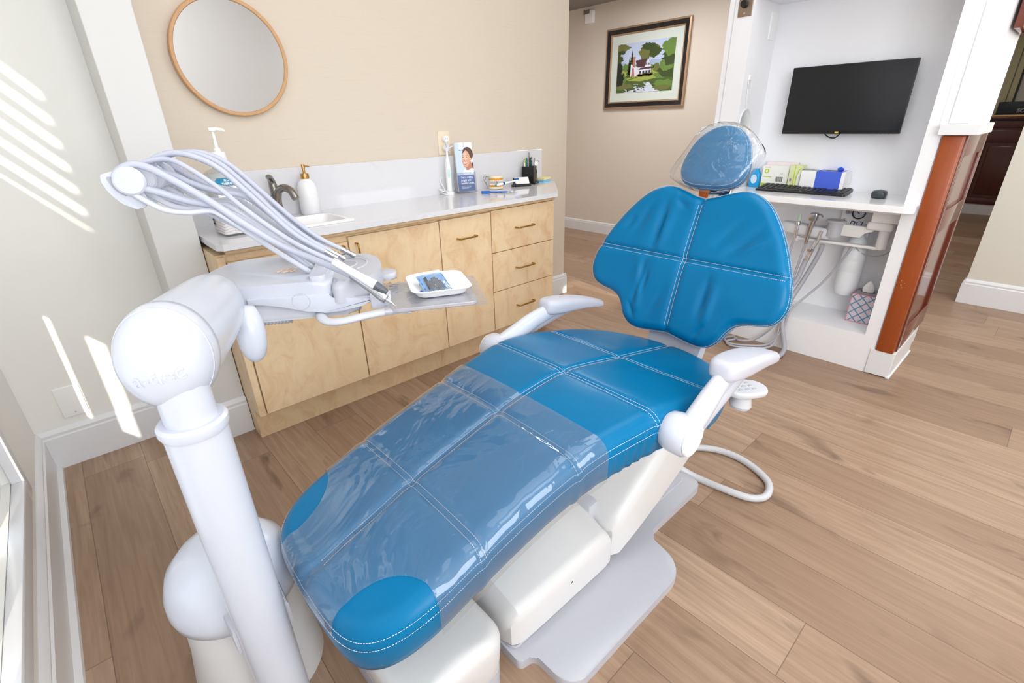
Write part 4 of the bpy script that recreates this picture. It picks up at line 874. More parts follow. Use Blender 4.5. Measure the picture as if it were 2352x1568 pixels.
# seat pan
pr_x = [0.139, 0.173, 0.236, 0.309, 0.394, 0.506, 0.647, 0.76, 0.881, 0.987, 1.134, 1.279, 1.387, 1.46]
pr_z = [0.384, 0.402, 0.427, 0.452, 0.481, 0.513, 0.547, 0.565, 0.571, 0.556, 0.527, 0.498, 0.477, 0.462]
_sp = spl([(a, 0, c) for a, c in zip(pr_x, pr_z)], 10)
def prof(x):
    if x <= _sp[0].x: return _sp[0].z+(x-_sp[0].x)*0.6
    lo, hi = 0, len(_sp)-1
    if x >= _sp[-1].x: return _sp[-1].z+(x-_sp[-1].x)*-0.2
    while hi-lo > 1:
        m = (lo+hi)//2
        if _sp[m].x <= x: lo = m
        else: hi = m
    t = (x-_sp[lo].x)/(_sp[hi].x-_sp[lo].x); return _sp[lo].z+(_sp[hi].z-_sp[lo].z)*t
pan = [(0.70, 0), (0.70, 0.10), (0.74, 0.17), (0.85, 0.215), (1.0, 0.24), (1.15, 0.24), (1.3, 0.2), (1.38, 0.12), (1.4, 0)]
b = cushion(sm2(outl(pan), 6), lambda s, t: (min(max(s, 0.85), 1.25), 0), lambda s, t, h: V3((s, CY+t, h)), lambda s, t: prof(s)-0.07, 0.04, 0.075, 10, N=140)
obj('seat_pan', b, M_CHAIRW, chair, 40)
# one long seat and leg cushion
half = [(0.132, 0.0), (0.134, 0.08), (0.142, 0.145), (0.162, 0.19), (0.20, 0.222), (0.26, 0.24), (0.35, 0.246), (0.48, 0.25), (0.60, 0.257), (0.70, 0.269), (0.80, 0.287), (0.90, 0.304), (1.0, 0.315), (1.09, 0.319), (1.18, 0.313), (1.27, 0.29), (1.35, 0.243), (1.41, 0.165), (1.445, 0.075), (1.452, 0)]
SEAM_X = (0.394, 0.648, 0.883, 1.14)
gs = lambda d, w_: math.exp(-(d/w_)**2)
def crease(s, t, lines):
    h = 0
    for s0, t0, s1, t1, wd, am in lines:
        L2 = (s1-s0)**2+(t1-t0)**2; q = max(0, min(1, ((s-s0)*(s1-s0)+(t-t0)*(t1-t0))/L2)); d = math.hypot(s-s0-q*(s1-s0), t-t0-q*(t1-t0)); h += am*gs(d, wd)*math.sin(PI*min(max(q, 0.06), 0.94))
    return h
SW = [(1.06, -0.08, 1.16, -0.1, 0.02, -0.003), (1.1, -0.12, 1.19, -0.17, 0.016, -0.002), (1.18, 0.05, 1.24, 0.16, 0.03, -0.003), (0.92, 0.05, 0.80, 0.03, 0.03, 0.002)]
def seat_top(s, t):
    h = prof(s)+0.012
    h -= 0.010*(t/0.26)**2
    seat_w = 1/(1+math.exp(-(s-0.86)/0.05))
    h += seat_w*(0.012*(t/0.28)**2)
    h -= 0.0065*gs(t, 0.011)
    for sx_ in SEAM_X: h -= 0.0055*gs(s-sx_, 0.010)
    for i in range(len(SEAM_X)): pass
    h += 0.0012*noise.noise(V3((s*9, t*9, 2.0)))
    return h+crease(s, t, SW)
smap = lambda s, t, h: V3((s, CY+t, h))
spine = lambda s, t: (min(max(s, 0.30), 1.20), 0)
SO = sm2(outl(half), 6)
R_S, T_S = 0.045, 0.112
b = cushion(SO, spine, smap, seat_top, R_S, T_S, 44, N=520)
# side gathers where the leather bends at the knee
for v in b.verts:
    d = v.co.y-CY
    if d < -0.2 and v.co.z < prof(v.co.x)-0.03: v.co.y += 0.0022*math.sin(v.co.x*170+2*math.sin(v.co.x*31))*gs(v.co.x-0.86, 0.17)
seat = obj('seat_cushion', b, M_LEATHER, chair, 60)
st = BM()
def seatpt(s, t, up=0.0012): return smap(s, t, seat_top(s, t)+up)
def roll_line(x, dt):
    """cross stitching that runs over both side rolls down to the welt"""
    hwid = halfw(x); pts = []
    for i in range(-40, 41):
        t = i/40*(hwid-R_S); pts.append(seatpt(x+dt, t))
    for sg in (-1, 1):
        arc = [smap(x+dt, sg*(hwid-R_S+(R_S+0.001)*math.sin(a)), seat_top(x+dt, sg*(hwid-R_S))-R_S+(R_S+0.001)*math.cos(a)) for a in [j*PI/2*0.78/8 for j in range(1, 9)]]
        pts = pts+arc if sg > 0 else list(reversed(arc))+pts
    return pts
_ro = resample(SO, 520)
def halfw(x):
    c = [abs(t) for s, t in _ro if abs(s-x) < 0.006]; return sum(c)/len(c)
for x in SEAM_X:
    for dt in (-0.0062, 0.0062): stitch(st, roll_line(x, dt))
for dt in (-0.0062, 0.0062): stitch(st, [seatpt(0.18+1.24*i/200, dt) for i in range(201)])
for a_ in (0.74, 0.98):
    ptsw = []
    for s, t in _ro:
        cs, ct = spine(s, t); L = math.hypot(s-cs, t-ct); ds, dt_ = (s-cs)/L, (t-ct)/L; q = L-R_S
        ptsw.append(smap(cs+ds*(q+(R_S+0.0012)*math.sin(a_*PI/2)), ct+dt_*(q+(R_S+0.0012)*math.sin(a_*PI/2)), seat_top(cs+ds*q, ct+dt_*q)-R_S+(R_S+0.0012)*math.cos(a_*PI/2)))
    stitch(st, ptsw+[ptsw[0]])
obj('stitching', st, M_STITCH, seat, 0, label='white double stitching')
# clear vinyl foot cover over the leg end
def keepf(s, t, h, k, nr):
    if s > 0.725: return False
    if s < 0.24 and k >= nr+7: return False
    if math.hypot(s-0.175, t-0.235) < 0.115 or math.hypot(s-0.175, t+0.235) < 0.115: return False
    return True
b = cushion(SO, spine, smap, seat_top, R_S, T_S, 44, keepf, 0.003, 0.066, N=520, close=False)
for v in b.verts:
    if any(len(q.link_faces) == 1 for q in v.link_edges):
        for cy_ in (-0.235, 0.235):
            dx_, dy_ = v.co.x-0.175, v.co.y-CY-cy_; dd = math.hypot(dx_, dy_)
            if abs(dd-0.115) < 0.013: v.co.x = 0.175+dx_*0.115/dd; v.co.y = CY+cy_+dy_*0.115/dd
        if abs(v.co.x-0.725) < 0.014: v.co.z += (prof(0.725)-prof(v.co.x)); v.co.x = 0.725
for v in b.verts:
    n_ = noise.noise(V3((v.co.x*14, v.co.y*9, 1.0)))
    v.co.z += 0.0011*n_+0.0012
tag(obj('vinyl_foot_cover', b, M_FILM, None, 60), 'clear vinyl cover over the foot end of the blue dental chair', 'plastic cover')
# ---- backrest
A0 = V3((1.422, CY, 0.574)); DB = V3((0.3357, 0, 0.942)).normalized(); NB = V3((-DB.z, 0, DB.x))
bmap = lambda s, t, h: A0+DB*s+V3((0, 0.966*t+0.012, 0))+NB*(h+0.16*t*t)
bh = [(-0.047, 0), (-0.055, 0.06), (-0.061, 0.115), (-0.054, 0.155), (-0.028, 0.186), (0.006, 0.204), (0.034, 0.228), (0.048, 0.262), (0.056, 0.305), (0.073, 0.343), (0.112, 0.364), (0.16, 0.362), (0.215, 0.345), (0.285, 0.312), (0.352, 0.270), (0.41, 0.218), (0.44, 0.165), (0.443, 0.12), (0.432, 0.075), (0.419, 0.035), (0.414, 0)]
BW = [(0.21, 0.13, 0.40, 0.12, 0.020, -0.006), (0.21, 0.11, 0.38, 0.085, 0.022, 0.005), (0.20, 0.14, 0.0, 0.15, 0.016, -0.006), (0.19, 0.165, -0.02, 0.12, 0.02, 0.005), (0.16, 0.12, 0.06, 0.125, 0.012, -0.004), (0.25, 0.22, 0.38, 0.17, 0.02, -0.004), (0.27, 0.26, 0.33, 0.22, 0.016, -0.004), (0.22, -0.12, 0.34, -0.24, 0.018, -0.004), (0.24, -0.17, 0.32, -0.27, 0.014, 0.003), (0.25, -0.08, 0.36, -0.17, 0.02, -0.003), (0.18, -0.11, 0.02, -0.10, 0.016, -0.0045), (0.16, -0.14, 0.0, -0.13, 0.018, 0.004), (0.12, 0.03, -0.03, 0.09, 0.02, -0.003), (0.36, 0.03, 0.41, 0.1, 0.014, -0.003), (-0.03, 0.13, 0.03, 0.17, 0.01, -0.003), (-0.04, -0.10, 0.02, -0.14, 0.01, -0.003)]
BW = [q[:4]+(q[4]*0.8, q[5]*1.75) for q in BW]
def back_top(s, t):
    h = 0.014-0.022*((s-0.2)/0.26)**2*0.6
    h -= 0.0075*gs(t, 0.012)+0.0075*gs(s-0.204, 0.012)
    h += 0.0016*noise.noise(V3((s*11, t*11, 5.0)))
    return h+crease(s, t, BW)
bsp = lambda s, t: (0.2, max(-0.1, min(0.1, t)))
BO = sm2(outl(bh), 6)
b = cushion(BO, bsp, bmap, back_top, 0.032, 0.062, 44, N=480)
back = obj('backrest', b, M_LEATHER, chair, 60)
st = BM()
bpt = lambda s, t: bmap(s, t, back_top(s, t)+0.0012)
for dt in (-0.006, 0.006):
    stitch(st, [bpt(-0.02+0.41*i/120, dt) for i in range(121)]); 
    wide = 0.348; line = [bpt(0.204+dt, -wide+0.032+(2*wide-0.064)*i/120) for i in range(121)]
    arc = lambda sg: [bmap(0.204+dt, sg*(wide-0.032+0.0332*math.sin(q)), back_top(0.204+dt, sg*(wide-0.032))+0.0006-0.032+0.0332*math.cos(q)) for q in [j*PI/2*0.75/8 for j in range(1, 9)]]
    stitch(st, list(reversed(arc(-1)))+line+arc(1))
for a_ in (0.72, 0.96):
    ptsw = []
    for s, t in resample(BO, 480):
        cs, ct = bsp(s, t); L = math.hypot(s-cs, t-ct); ds, dt_ = (s-cs)/L, (t-ct)/L; q = L-0.032
        ptsw.append(bmap(cs+ds*(q+0.0332*math.sin(a_*PI/2)), ct+dt_*(q+0.0332*math.sin(a_*PI/2)), back_top(cs+ds*q, ct+dt_*q)-0.032+0.0332*math.cos(a_*PI/2)))
    stitch(st, ptsw+[ptsw[0]])
obj('stitching', st, M_STITCH, back, 0, label='white double stitching')
# backrest support
b = BM()
bpth = spl([(1.40, 0, 0.415), (1.455, 0, 0.445), (1.495, 0, 0.52), (1.525, 0, 0.64), (1.57, 0, 0.78)], 6)
R = []
for i, p in enumerate(bpth):
    t = (bpth[min(i+1, len(bpth)-1)]-bpth[max(i-1, 0)]).normalized(); n_ = V3((-t.z, 0, t.x))
    R.append([b.verts.new(p+V3((0, CY+y, 0))+n_*q) for y, q in ((-0.10, -0.02), (-0.11, 0), (-0.10, 0.018), (0.10, 0.018), (0.11, 0), (0.10, -0.02))])
for a, c in zip(R, R[1:]):
    for i in range(6): b.faces.new((a[i], a[(i+1) % 6], c[(i+1) % 6], c[i]))
b.faces.new(R[0]); b.faces.new(list(reversed(R[-1]))); bmesh.ops.recalc_face_normals(b, faces=b.faces[:])
obj('backrest_support', b, M_GREYP, chair, 50)
b = BM(); box(b, 1.36, 1.47, CY-0.2, CY+0.2, 0.40, 0.43, 0.008, 2); obj('hinge_plate', b, M_SATIN, chair)
# ---- headrest
H0 = V3((1.565, CY, 0.994)); DH = V3((0.4453, 0, 0.8954)).normalized(); NH = V3((-DH.z, 0, DH.x))
hmap = lambda s, t, h: H0+DH*s+V3((0, t+0.016, 0))+NH*h
hh = [(0, 0), (0.002, 0.045), (0.016, 0.088), (0.045, 0.11), (0.08, 0.113), (0.12, 0.104), (0.158, 0.087), (0.186, 0.062), (0.202, 0.034), (0.207, 0)]
HO = sm2(outl(hh), 6)
head_top = lambda s, t: 0.012-0.016*((s-0.1)/0.1)**2*0.5-0.010*(t/0.1)**2+0.001*noise.noise(V3((s*20, t*20, 0)))
hsp = lambda s, t: (0.095, max(-0.02, min(0.02, t)))
b = cushion(HO, hsp, hmap, head_top, 0.03, 0.055, 24, N=240)
head = obj('headrest', b, M_LEATHER, chair, 60)
st = BM()
for a_ in (0.55, 0.85):
    ptsw = []
    for s, t in resample(HO, 240):
        cs, ct = hsp(s, t); L = math.hypot(s-cs, t-ct); ds, dt_ = (s-cs)/L, (t-ct)/L; q = L-0.03
        ptsw.append(hmap(cs+ds*(q+0.0312*math.sin(a_*PI/2)), ct+dt_*(q+0.0312*math.sin(a_*PI/2)), head_top(cs+ds*q, ct+dt_*q)-0.03+0.0312*math.cos(a_*PI/2)))
    stitch(st, ptsw+[ptsw[0]])
obj('stitching', st, M_STITCH, head, 0, label='white double stitching')
b = BM(); MH = Matrix.Translation(H0) @ Matrix(((DH.x, 0, NH.x, 0), (0, 1, 0, 0), (DH.z, 0, NH.z, 0), (0, 0, 0, 1)))
box(b, -0.045, 0.08, -0.02, 0.02, -0.075, -0.05, 0.004, 2, MH); obj('glide_bar', b, M_CHROME, head)
b = BM(); box(b, -0.05, 0.05, -0.05, -0.006, -0.07, -0.05, 0.003, 2, MH); obj('bracket', b, M_CHROME, head)
# crinkled bag over the headrest
HO2 = resample(sm2([(-0.006, 0), (-0.002, 0.05), (0.012, 0.1), (0.036, 0.146), (0.072, 0.138), (0.115, 0.117), (0.165, 0.094), (0.198, 0.066), (0.213, 0.032), (0.214, -0.01), (0.203, -0.055), (0.175, -0.098), (0.13, -0.136), (0.088, -0.128), (0.045, -0.112), (0.012, -0.09), (-0.003, -0.045)], 6), 240)
def bag_top(s, t):
    r_ = 0.003*noise.noise(V3((s*30, t*12, 3)))+0.0012*noise.noise(V3((s*60, t*30, 9)))+0.0012*math.sin(s*210+t*12)*gs(s-0.16, 0.03)
    return head_top(s, t)+0.004+r_
b = cushion(HO2, hsp, hmap, bag_top, 0.022, 0.05, 40, None, 0.002, 0.024, N=240, close=False)
for v in b.verts:
    n_ = noise.noise_vector(v.co*28); v.co += n_*0.0016
tag(obj('plastic_headrest_bag', b, M_CRINKLE, None, 50), 'crinkled clear plastic bag stretched over the blue headrest', 'plastic cover')
# ---- armrests
def armrest(sg, ya, sx, sz, pl):
    b = BM(); hx_, hz = 0.925, 0.522
    MK = axisM((hx_, CY+sg*0.27, hz), (0, sg, 0))
    lathe(b, [(0, 0), (0.026, 0.0), (0.029, 0.012), (0.046, 0.032), (0.050, 0.05), (0.050, 0.082), (0.046, 0.09), (0, 0.09)], MK, 40)
    pa = spl([(0.93, ya, 0.53), (0.985+sx*0.3, ya, 0.56+sz*0.3), (1.04+sx*0.6, ya, 0.59+sz*0.6), (1.10+sx, ya, 0.612+sz), (1.17+sx, ya, 0.612+sz), (1.26+sx, ya, 0.592+sz)], 6)
    tube(b, pa, [0.036-0.018*(i/30)**1.4 for i in range(31)], 16, up=(0, 1, 0), flat=0.72)
    a_ = obj('arm', b, M_PLASTIC, chair, 50)
    obj('pivot_cap', lathe(BM(), [(0, 0.092), (0.042, 0.09), (0.044, 0.093), (0.042, 0.098), (0.028, 0.103), (0, 0.105)], MK, 40), M_WHITE, a_)
    obj('strut', tube(BM(), spl([(0.955, ya+sg*0.006, 0.512), (1.06+sx*0.5, ya+sg*0.010, 0.555+sz*0.5), (1.17+sx, ya+sg*0.010, 0.587+sz), (1.26+sx, ya+sg*0.004, 0.592+sz)], 6), [0.018]*19, 12, up=(0, 1, 0), flat=0.55), M_GREYP, a_)
    M = frame((1.215+sx, ya, 0.622+sz), (1, 0, -0.24), (0, 1, 0)); k = pl/0.375
    po = sm2([(-0.175*k, 0), (-0.168*k, 0.028), (-0.13*k, 0.041), (-0.05*k, 0.044), (0.05*k, 0.041), (0.14*k, 0.034), (0.185*k, 0.026), (0.2*k, 0.012), (0.2*k, -0.012), (0.185*k, -0.026), (0.14*k, -0.034), (0.05*k, -0.041), (-0.05*k, -0.044), (-0.13*k, -0.041), (-0.168*k, -0.028)], 5)
    ptop = lambda s, t: 0.014-0.5*s*s-2.2*t*t
    pb = cushion(po, lambda s, t: (min(max(s, -0.12), 0.14), 0), lambda s, t, h: M @ V3((s, t, h if h > -0.02 else -0.02+(h+0.02)*(1-0.8*max(0, min(1, (s+0.06)/0.12))))), ptop, 0.018, 0.045, 12, N=160)
    obj('pad', pb, M_PAD, chair, 50)
armrest(-1, CY-0.345, 0.0, 0.008, 0.345); armrest(1, CY+0.325, 0.075, -0.02, 0.33)
# touchpad on the chair
b = BM(); Mt = frame((1.425, 0.50, 0.425), (0.9, -0.42, -0.1), (0.42, 0.9, 0.06))
pd = cushion(sm2([(-0.075, 0), (-0.055, 0.036), (0, 0.045), (0.055, 0.036), (0.075, 0), (0.055, -0.036), (0, -0.045), (-0.055, -0.036)], 6), lambda s, t: (0, 0), lambda s, t, h: Mt @ V3((s, t, h)), lambda s, t: 0.004-0.4*t*t, 0.008, 0.018, 10, N=96)
tp = obj('touchpad', pd, M_SATIN, chair, 50)
b = BM()
for i in range(3):
    for j in range(3): prism(b, ell(-0.035+i*0.026, -0.018+j*0.018, 0.008, 0.006, 14), 0.0, 0.0062, Mt, 0.001)
obj('buttons', b, M_GREYP, tp); obj('touchpad_base', lathe(BM(), [(0, -0.075), (0.03, -0.07), (0.034, -0.06), (0.026, -0.03), (0.034, -0.012), (0, -0.012)], Mt, 28), M_SATIN, tp)
b = BM(); box(b, 1.33, 1.45, 0.52, 0.60, 0.41, 0.425, 0.005, 2); cyl(b, (1.42, 0.505, 0.41), (1.38, 0.56, 0.415), 0.014)
obj('touchpad_bracket', b, M_SATIN, chair)
# front junction box at the foot of the chair
jb = thing('junction_box', 'low rounded white utility box on the floor at the chair foot', 'utility box', (0.3, 0.75, 0))
jo = rrect(0.205, 0.463, 0.548, 0.90, 0.055, 8)
jbm = cushion(jo, lambda s, t: (0.334, min(max(t, 0.66), 0.79)), lambda s, t, h: V3((s, t, h)), lambda s, t: 0.185-0.9*(s-0.33)**2, 0.035, 0.135, 10, N=200)
obj('lid', jbm, M_CHAIRW, jb, 50)
obj('skirt', prism(BM(), rrect(0.21, 0.458, 0.553, 0.895, 0.05, 8), 0.0, 0.06), M_GREYP, jb, 40)
# supply hose looping on the floor
tag(obj('supply_hose', tube(BM(), spl([(1.28, 0.78, 0.09), (1.37, 0.70, 0.055), (1.418, 0.61, 0.0126), (1.432, 0.50, 0.0126), (1.452, 0.425, 0.0126), (1.50, 0.392, 0.0126), (1.575, 0.415, 0.0126), (1.625, 0.50, 0.0126), (1.635, 0.59, 0.0126), (1.60, 0.67, 0.0126), (1.52, 0.745, 0.0126), (1.42, 0.80, 0.03), (1.30, 0.84, 0.09)], 10), 0.0125, 12), M_HOSE3), 'pale grey hose looping out on the floor behind the chair base', 'hose')
# ================================================================ delivery unit on its post
U = V3((0.866, -0.5, 0)); W_ = V3((0.5, 0.866, 0)); HC = V3((0.40, 1.27, 0.86))
MHd = Matrix(((U.x, W_.x, 0, HC.x), (U.y, W_.y, 0, HC.y), (0, 0, 1, HC.z), (0, 0, 0, 1)))
unit = thing('delivery_unit', 'white dental delivery unit on a thick post at the chair foot', 'dental unit', (0.058, 0.825, 0))
px_, py_ = 0.058, 0.825
obj('post', cyl(BM(), (px_, py_, 0.0), (px_, py_, 0.77), 0.0455, None, 48), M_PLASTIC, unit)
b = BM(); lathe(b, [(0.036, 0.764), (0.0475, 0.767), (0.0505, 0.775), (0.050, 0.784), (0.0455, 0.789), (0.037, 0.788)], Matrix.Translation((px_, py_, 0)), 48)
obj('collar', b, M_PLASTIC, unit); obj('neck', cyl(BM(), (px_, py_, 0.77), (px_, py_, 0.85), 0.037, None, 40), M_PLASTIC, unit)
B0 = V3((0.055, 0.845, 0.888)); E0 = V3((0.232, 1.285, 0.838)); ax = (E0-B0); LA = ax.length
MAr = axisM(B0, ax) @ Matrix.Diagonal((0.84, 1.04, 1, 1))      # slightly oval section
obj('arm', lathe(BM(), [(0, -0.02), (0.076, -0.012), (0.0775, 0.0), (0.0775, 0.02), (0.077, 0.05), (0.0755, 0.12), (0.074, 0.22), (0.072, 0.30), (0.068, 0.36), (0.058, 0.41), (0.038, 0.445), (0, 0.455)], MAr, 56), M_PLASTIC, unit, 50)
cap = obj('end_cap', lathe(BM(), [(0, -0.064), (0.02, -0.062), (0.040, -0.055), (0.057, -0.043), (0.070, -0.026), (0.0765, -0.008), (0.079, 0.010), (0.079, 0.026), (0.076, 0.028)], MAr, 56), M_PLASTIC, unit, 60)
dome = [(0, -0.064), (0.02, -0.062), (0.040, -0.055), (0.057, -0.043), (0.070, -0.026), (0.0765, -0.008), (0.079, 0.010)]
axn = ax.normalized(); tm = frame((0, 0, 0), (1, -0.38, 0.14), (0.1, 0.3, 1)); b = BM(); text(b, 'a-dec', Matrix.Identity(4), 0.036, 0.0014, 'CENTER', 0.0002)
ex_ = V3((1, -0.38, 0.10)); ex_ = (ex_-axn*ex_.dot(axn)).normalized(); ey_ = ex_.cross(-axn); ey_ = -ey_ if ey_.z < 0 else ey_
for v in b.verts:
    p_, q_, lift = v.co.x, v.co.y-0.022, v.co.z+0.0006; r_ = math.hypot(p_, q_); za = dome[-1][1]
    for (ra, zA), (rb, zB) in zip(dome, dome[1:]):
        if ra <= r_ <= rb: za = zA+(zB-zA)*(r_-ra)/(rb-ra); break
    v.co = B0+ex_*p_*0.86+ey_*q_+axn*(za-lift)
obj('embossed_lettering', b, M_PLASTIC, cap, 0)
# swivel mount behind the post
swx, swy = 0.048, 1.0; T = Matrix.Translation((swx, swy, 0))
b = BM(); lathe(b, [(0, 0), (0.138, 0.0), (0.132, 0.06), (0.118, 0.16), (0.112, 0.25), (0, 0.26)], T, 48)
obj('mount_base', b, M_CHAIRW, unit, 50)
b = BM(); lathe(b, [(0, 0.255), (0.118, 0.255), (0.126, 0.262), (0.130, 0.285), (0.128, 0.315), (0.115, 0.355), (0.09, 0.385), (0.055, 0.403), (0, 0.41)], T, 56)
obj('swivel_cap', b, M_PLASTIC, unit, 60)
b = BM(); prism(b, [(px_-0.052, py_), (px_+0.052, py_), (px_+0.058, swy-0.06), (px_-0.058, swy-0.06)], 0.268, 0.325, bev=0.006, seg=2); obj('post_bracket', b, M_GREYP, unit)
# control head
outl_h = sm2([(-0.226, 0.02), (-0.222, -0.04), (-0.19, -0.078), (-0.12, -0.09), (0.0, -0.09), (0.09, -0.089), (0.092, 0.02), (0.09, 0.185), (-0.03, 0.20), (-0.13, 0.20), (-0.195, 0.165), (-0.222, 0.09)], 6)
obj('head_shell', prism(BM(), outl_h, -0.05, 0.0, MHd, 0.012, 5), M_PLASTIC, unit, 40)
skirt = [(-0.1, -0.047), (-0.06, -0.047), (-0.02, -0.052), (0.03, -0.072), (0.07, -0.082), (0.11, -0.082), (0.16, -0.07), (0.205, -0.055), (0.205, -0.05), (0.09, -0.046), (0.09, -0.03), (-0.1, -0.03)]
obj('head_skirt', prism(BM(), skirt, 0.0, 0.012, MHd @ frame((0, -0.088, 0), (1, 0, 0), (0, 0, 1)), 0.004, 2), M_PLASTIC, unit, 40)
b = BM(); prism(b, rrect(-0.13, 0.15, -0.07, 0.11, 0.03), -0.1, -0.045, MHd, 0.012, 3, bot=True); obj('head_mount', b, M_SATIN, unit, 50)
gp = obj('front_pad', prism(BM(), sm2([(0.093, -0.088), (0.15, -0.083), (0.195, -0.055), (0.212, 0.0), (0.208, 0.06), (0.195, 0.12), (0.165, 0.165), (0.12, 0.182), (0.093, 0.184)], 6), -0.055, -0.002, MHd, 0.022, 6), M_GREYP, unit, 60, label='light grey rounded front pad')
b = BM()
for r_ in (0.045, 0.075): tube(b, [MHd @ V3((0.105+r_*math.cos(a)*0.9, 0.06+r_*math.sin(a), -0.002)) for a in [math.radians(-50+10*i) for i in range(15)]], 0.0025, 8)
obj('pad_ridge', b, M_GREYP, gp)
obj('side_lever', prism(BM(), rrect(0.20, 0.248, 0.015, 0.075, 0.018), -0.045, -0.026, MHd, 0.007, 3, bot=True), M_GREYP, unit, 50, label='grey side lever')
sbm = MHd @ frame((0.02, -0.1004, -0.045), (1, 0, 0), (0, 0, 1))
obj('side_badge', tube(BM(), [sbm @ V3((0.0205*math.cos(2*PI*i/32), 0.0205*math.sin(2*PI*i/32), 0)) for i in range(32)], 0.0006, 6, closed=True), M_GREYP, unit)
obj('bellows', tube(BM(), [MHd @ V3((-0.09+0.004*i, -0.05, -0.095)) for i in range(18)], [0.02 if i % 2 else 0.017 for i in range(18)], 16), M_GREYP, unit)
obj('handle', lathe(BM(), [(0, -0.005), (0.012, 0), (0.022, 0.012), (0.029, 0.035), (0.031, 0.065), (0.028, 0.10), (0.018, 0.125), (0, 0.13)], axisM((0.236, 1.15, 0.712), (0.06, 0.10, 1)), 28), M_PLASTIC, unit, 60)
# tray arm and clip
b = BM(); tube(b, spl([(0.42, 1.20, 0.775), (0.402, 1.155, 0.771), (0.402, 1.12, 0.768), (0.425, 1.085, 0.772), (0.475, 1.05, 0.783), (0.53, 1.01, 0.792), (0.56, 0.99, 0.79)], 8), [0.0125]*49, 14, up=(0, 0, 1), flat=0.7)
ta = obj('tray_arm', b, M_SATIN, unit, 50)
TRM = frame((0.655, 1.04, 0.797), (0.88, -0.475, 0), (0.475, 0.88, 0))
b = BM(); prism(b, rrect(-0.155, -0.105, -0.04, 0.012, 0.008), -0.012, 0.018, TRM, 0.006, 3); obj('tray_clip', b, M_PLASTIC, ta)
# whips: five forked hose guides
wp = [(0.122, 1.33, 1.085), (0.142, 1.319, 1.064), (0.17, 1.308, 1.043), (0.207, 1.296, 1.034), (0.247, 1.285, 1.034), (0.265, 1.274, 1.025), (0.303, 1.262, 0.986), (0.364, 1.251, 0.923), (0.44, 1.24, 0.85)]
b = BM(); prism(b, rrect(0.045, 0.082, -0.088, 0.17, 0.012), -0.002, 0.012, MHd, 0.006, 3); obj('whip_base', b, M_PLASTIC, unit)
STEP = W_*0.052
for k in range(5):
    off = STEP*k
    b = BM(); path = spl([V3(p)+off*(1-0.12*i/8) for i, p in enumerate(wp)], 6)
    tube(b, path, [0.0075]*len(path), 10, up=(0, 0, 1), flat=0.8)
    wh = obj('whip_arm', b, M_PLASTIC, unit, 50)
    fo = V3((0.132, 1.335, 1.10))+off; MFk = frame(fo, (0.98, -0.2, 0), (0.0, 0.0, 1))
    b = BM(); prism(b, sm2([(-0.052, 0.018), (-0.046, -0.014), (-0.022, -0.046), (0.004, -0.052), (0.016, -0.036), (0.012, -0.012), (0.018, 0.008), (0.012, 0.03), (-0.01, 0.034), (-0.03, 0.026)], 5), -0.005, 0.003, MFk, 0.0025, 2)
    cyl(b, MFk @ V3((-0.004, 0.006, -0.008)), MFk @ V3((-0.004, 0.006, 0.020)), 0.029, None, 28, 0.004)
    obj('pulley', b, M_PLASTIC, wh, 40)
    if k == 0: obj('slot', prism(BM(), sm2([(-0.042, 0.014), (-0.034, -0.01), (-0.02, -0.024), (-0.017, -0.017), (-0.026, -0.003), (-0.032, 0.014)], 4), 0.0, 0.0045, MFk, 0.001, 1), M_HOSE2, wh, 0)
def inst(name, label, hose, ret, r, body):
    o = thing(name, label, 'dental handpiece', V3(hose[-1]), 'dental handpieces on the delivery unit')
    p = spl(list(reversed(ret))+hose if ret else hose, 8)
    obj('hose', tube(BM(), p, r, 12), M_HOSE, o)
    body(o, V3(hose[-1]), (V3(hose[-1])-V3(hose[-2])).normalized()); return o
def along(prof, p, d): return lathe(BM(), prof, axisM(p, d), 24)
h0 = [(0.137, 1.33, 1.137), (0.164, 1.319, 1.13), (0.2, 1.299, 1.102), (0.25, 1.273, 1.057), (0.301, 1.242, 1.003), (0.355, 1.206, 0.953), (0.414, 1.168, 0.912), (0.452, 1.120, 0.887), (0.464, 1.08, 0.877)]
r0 = [(0.108, 1.335, 1.12), (0.125, 1.33, 1.10), (0.173, 1.319, 1.078), (0.215, 1.307, 1.058), (0.252, 1.296, 1.044), (0.313, 1.284, 1.005), (0.375, 1.273, 0.939), (0.43, 1.265, 0.872)]
def scaler(o, p, d):
    d = V3((0.050, -0.07, -0.058)).normalized()
    obj('body', along([(0, -0.004), (0.0075, -0.003), (0.0085, 0.004), (0.0085, 0.055), (0.0105, 0.075), (0.012, 0.088), (0.0105, 0.096), (0, 0.0965)], p, d), M_STEEL, o)
    obj('tip', along([(0.004, 0.096), (0.0045, 0.10), (0.002, 0.115), (0.0008, 0.124), (0, 0.124)], p, d), M_STEEL, o)
inst('scaler_handpiece', 'steel scaler handpiece with pointed tip, nearest on the delivery head', h0, r0, 0.0078, scaler)
h1 = [(0.164, 1.36, 1.139), (0.199, 1.346, 1.144), (0.228, 1.32, 1.131), (0.277, 1.287, 1.082), (0.31, 1.248, 1.036), (0.359, 1.203, 0.978), (0.394, 1.154, 0.944), (0.434, 1.1, 0.915)]
def syringe(o, p, d):
    d = V3((0.08, -0.08, -0.073)).normalized()
    obj('body', along([(0, -0.002), (0.0085, 0), (0.0088, 0.06), (0.0115, 0.108), (0, 0.108)], p, d), M_WHITE, o)
    obj('nozzle', along([(0, 0.107), (0.0115, 0.107), (0.009, 0.125), (0.0055, 0.14), (0, 0.1405)], p, d), M_DKGREY, o)
inst('air_water_syringe', 'white handpiece with dark grey nozzle beside the steel scaler', h1, None, 0.0055, syringe)
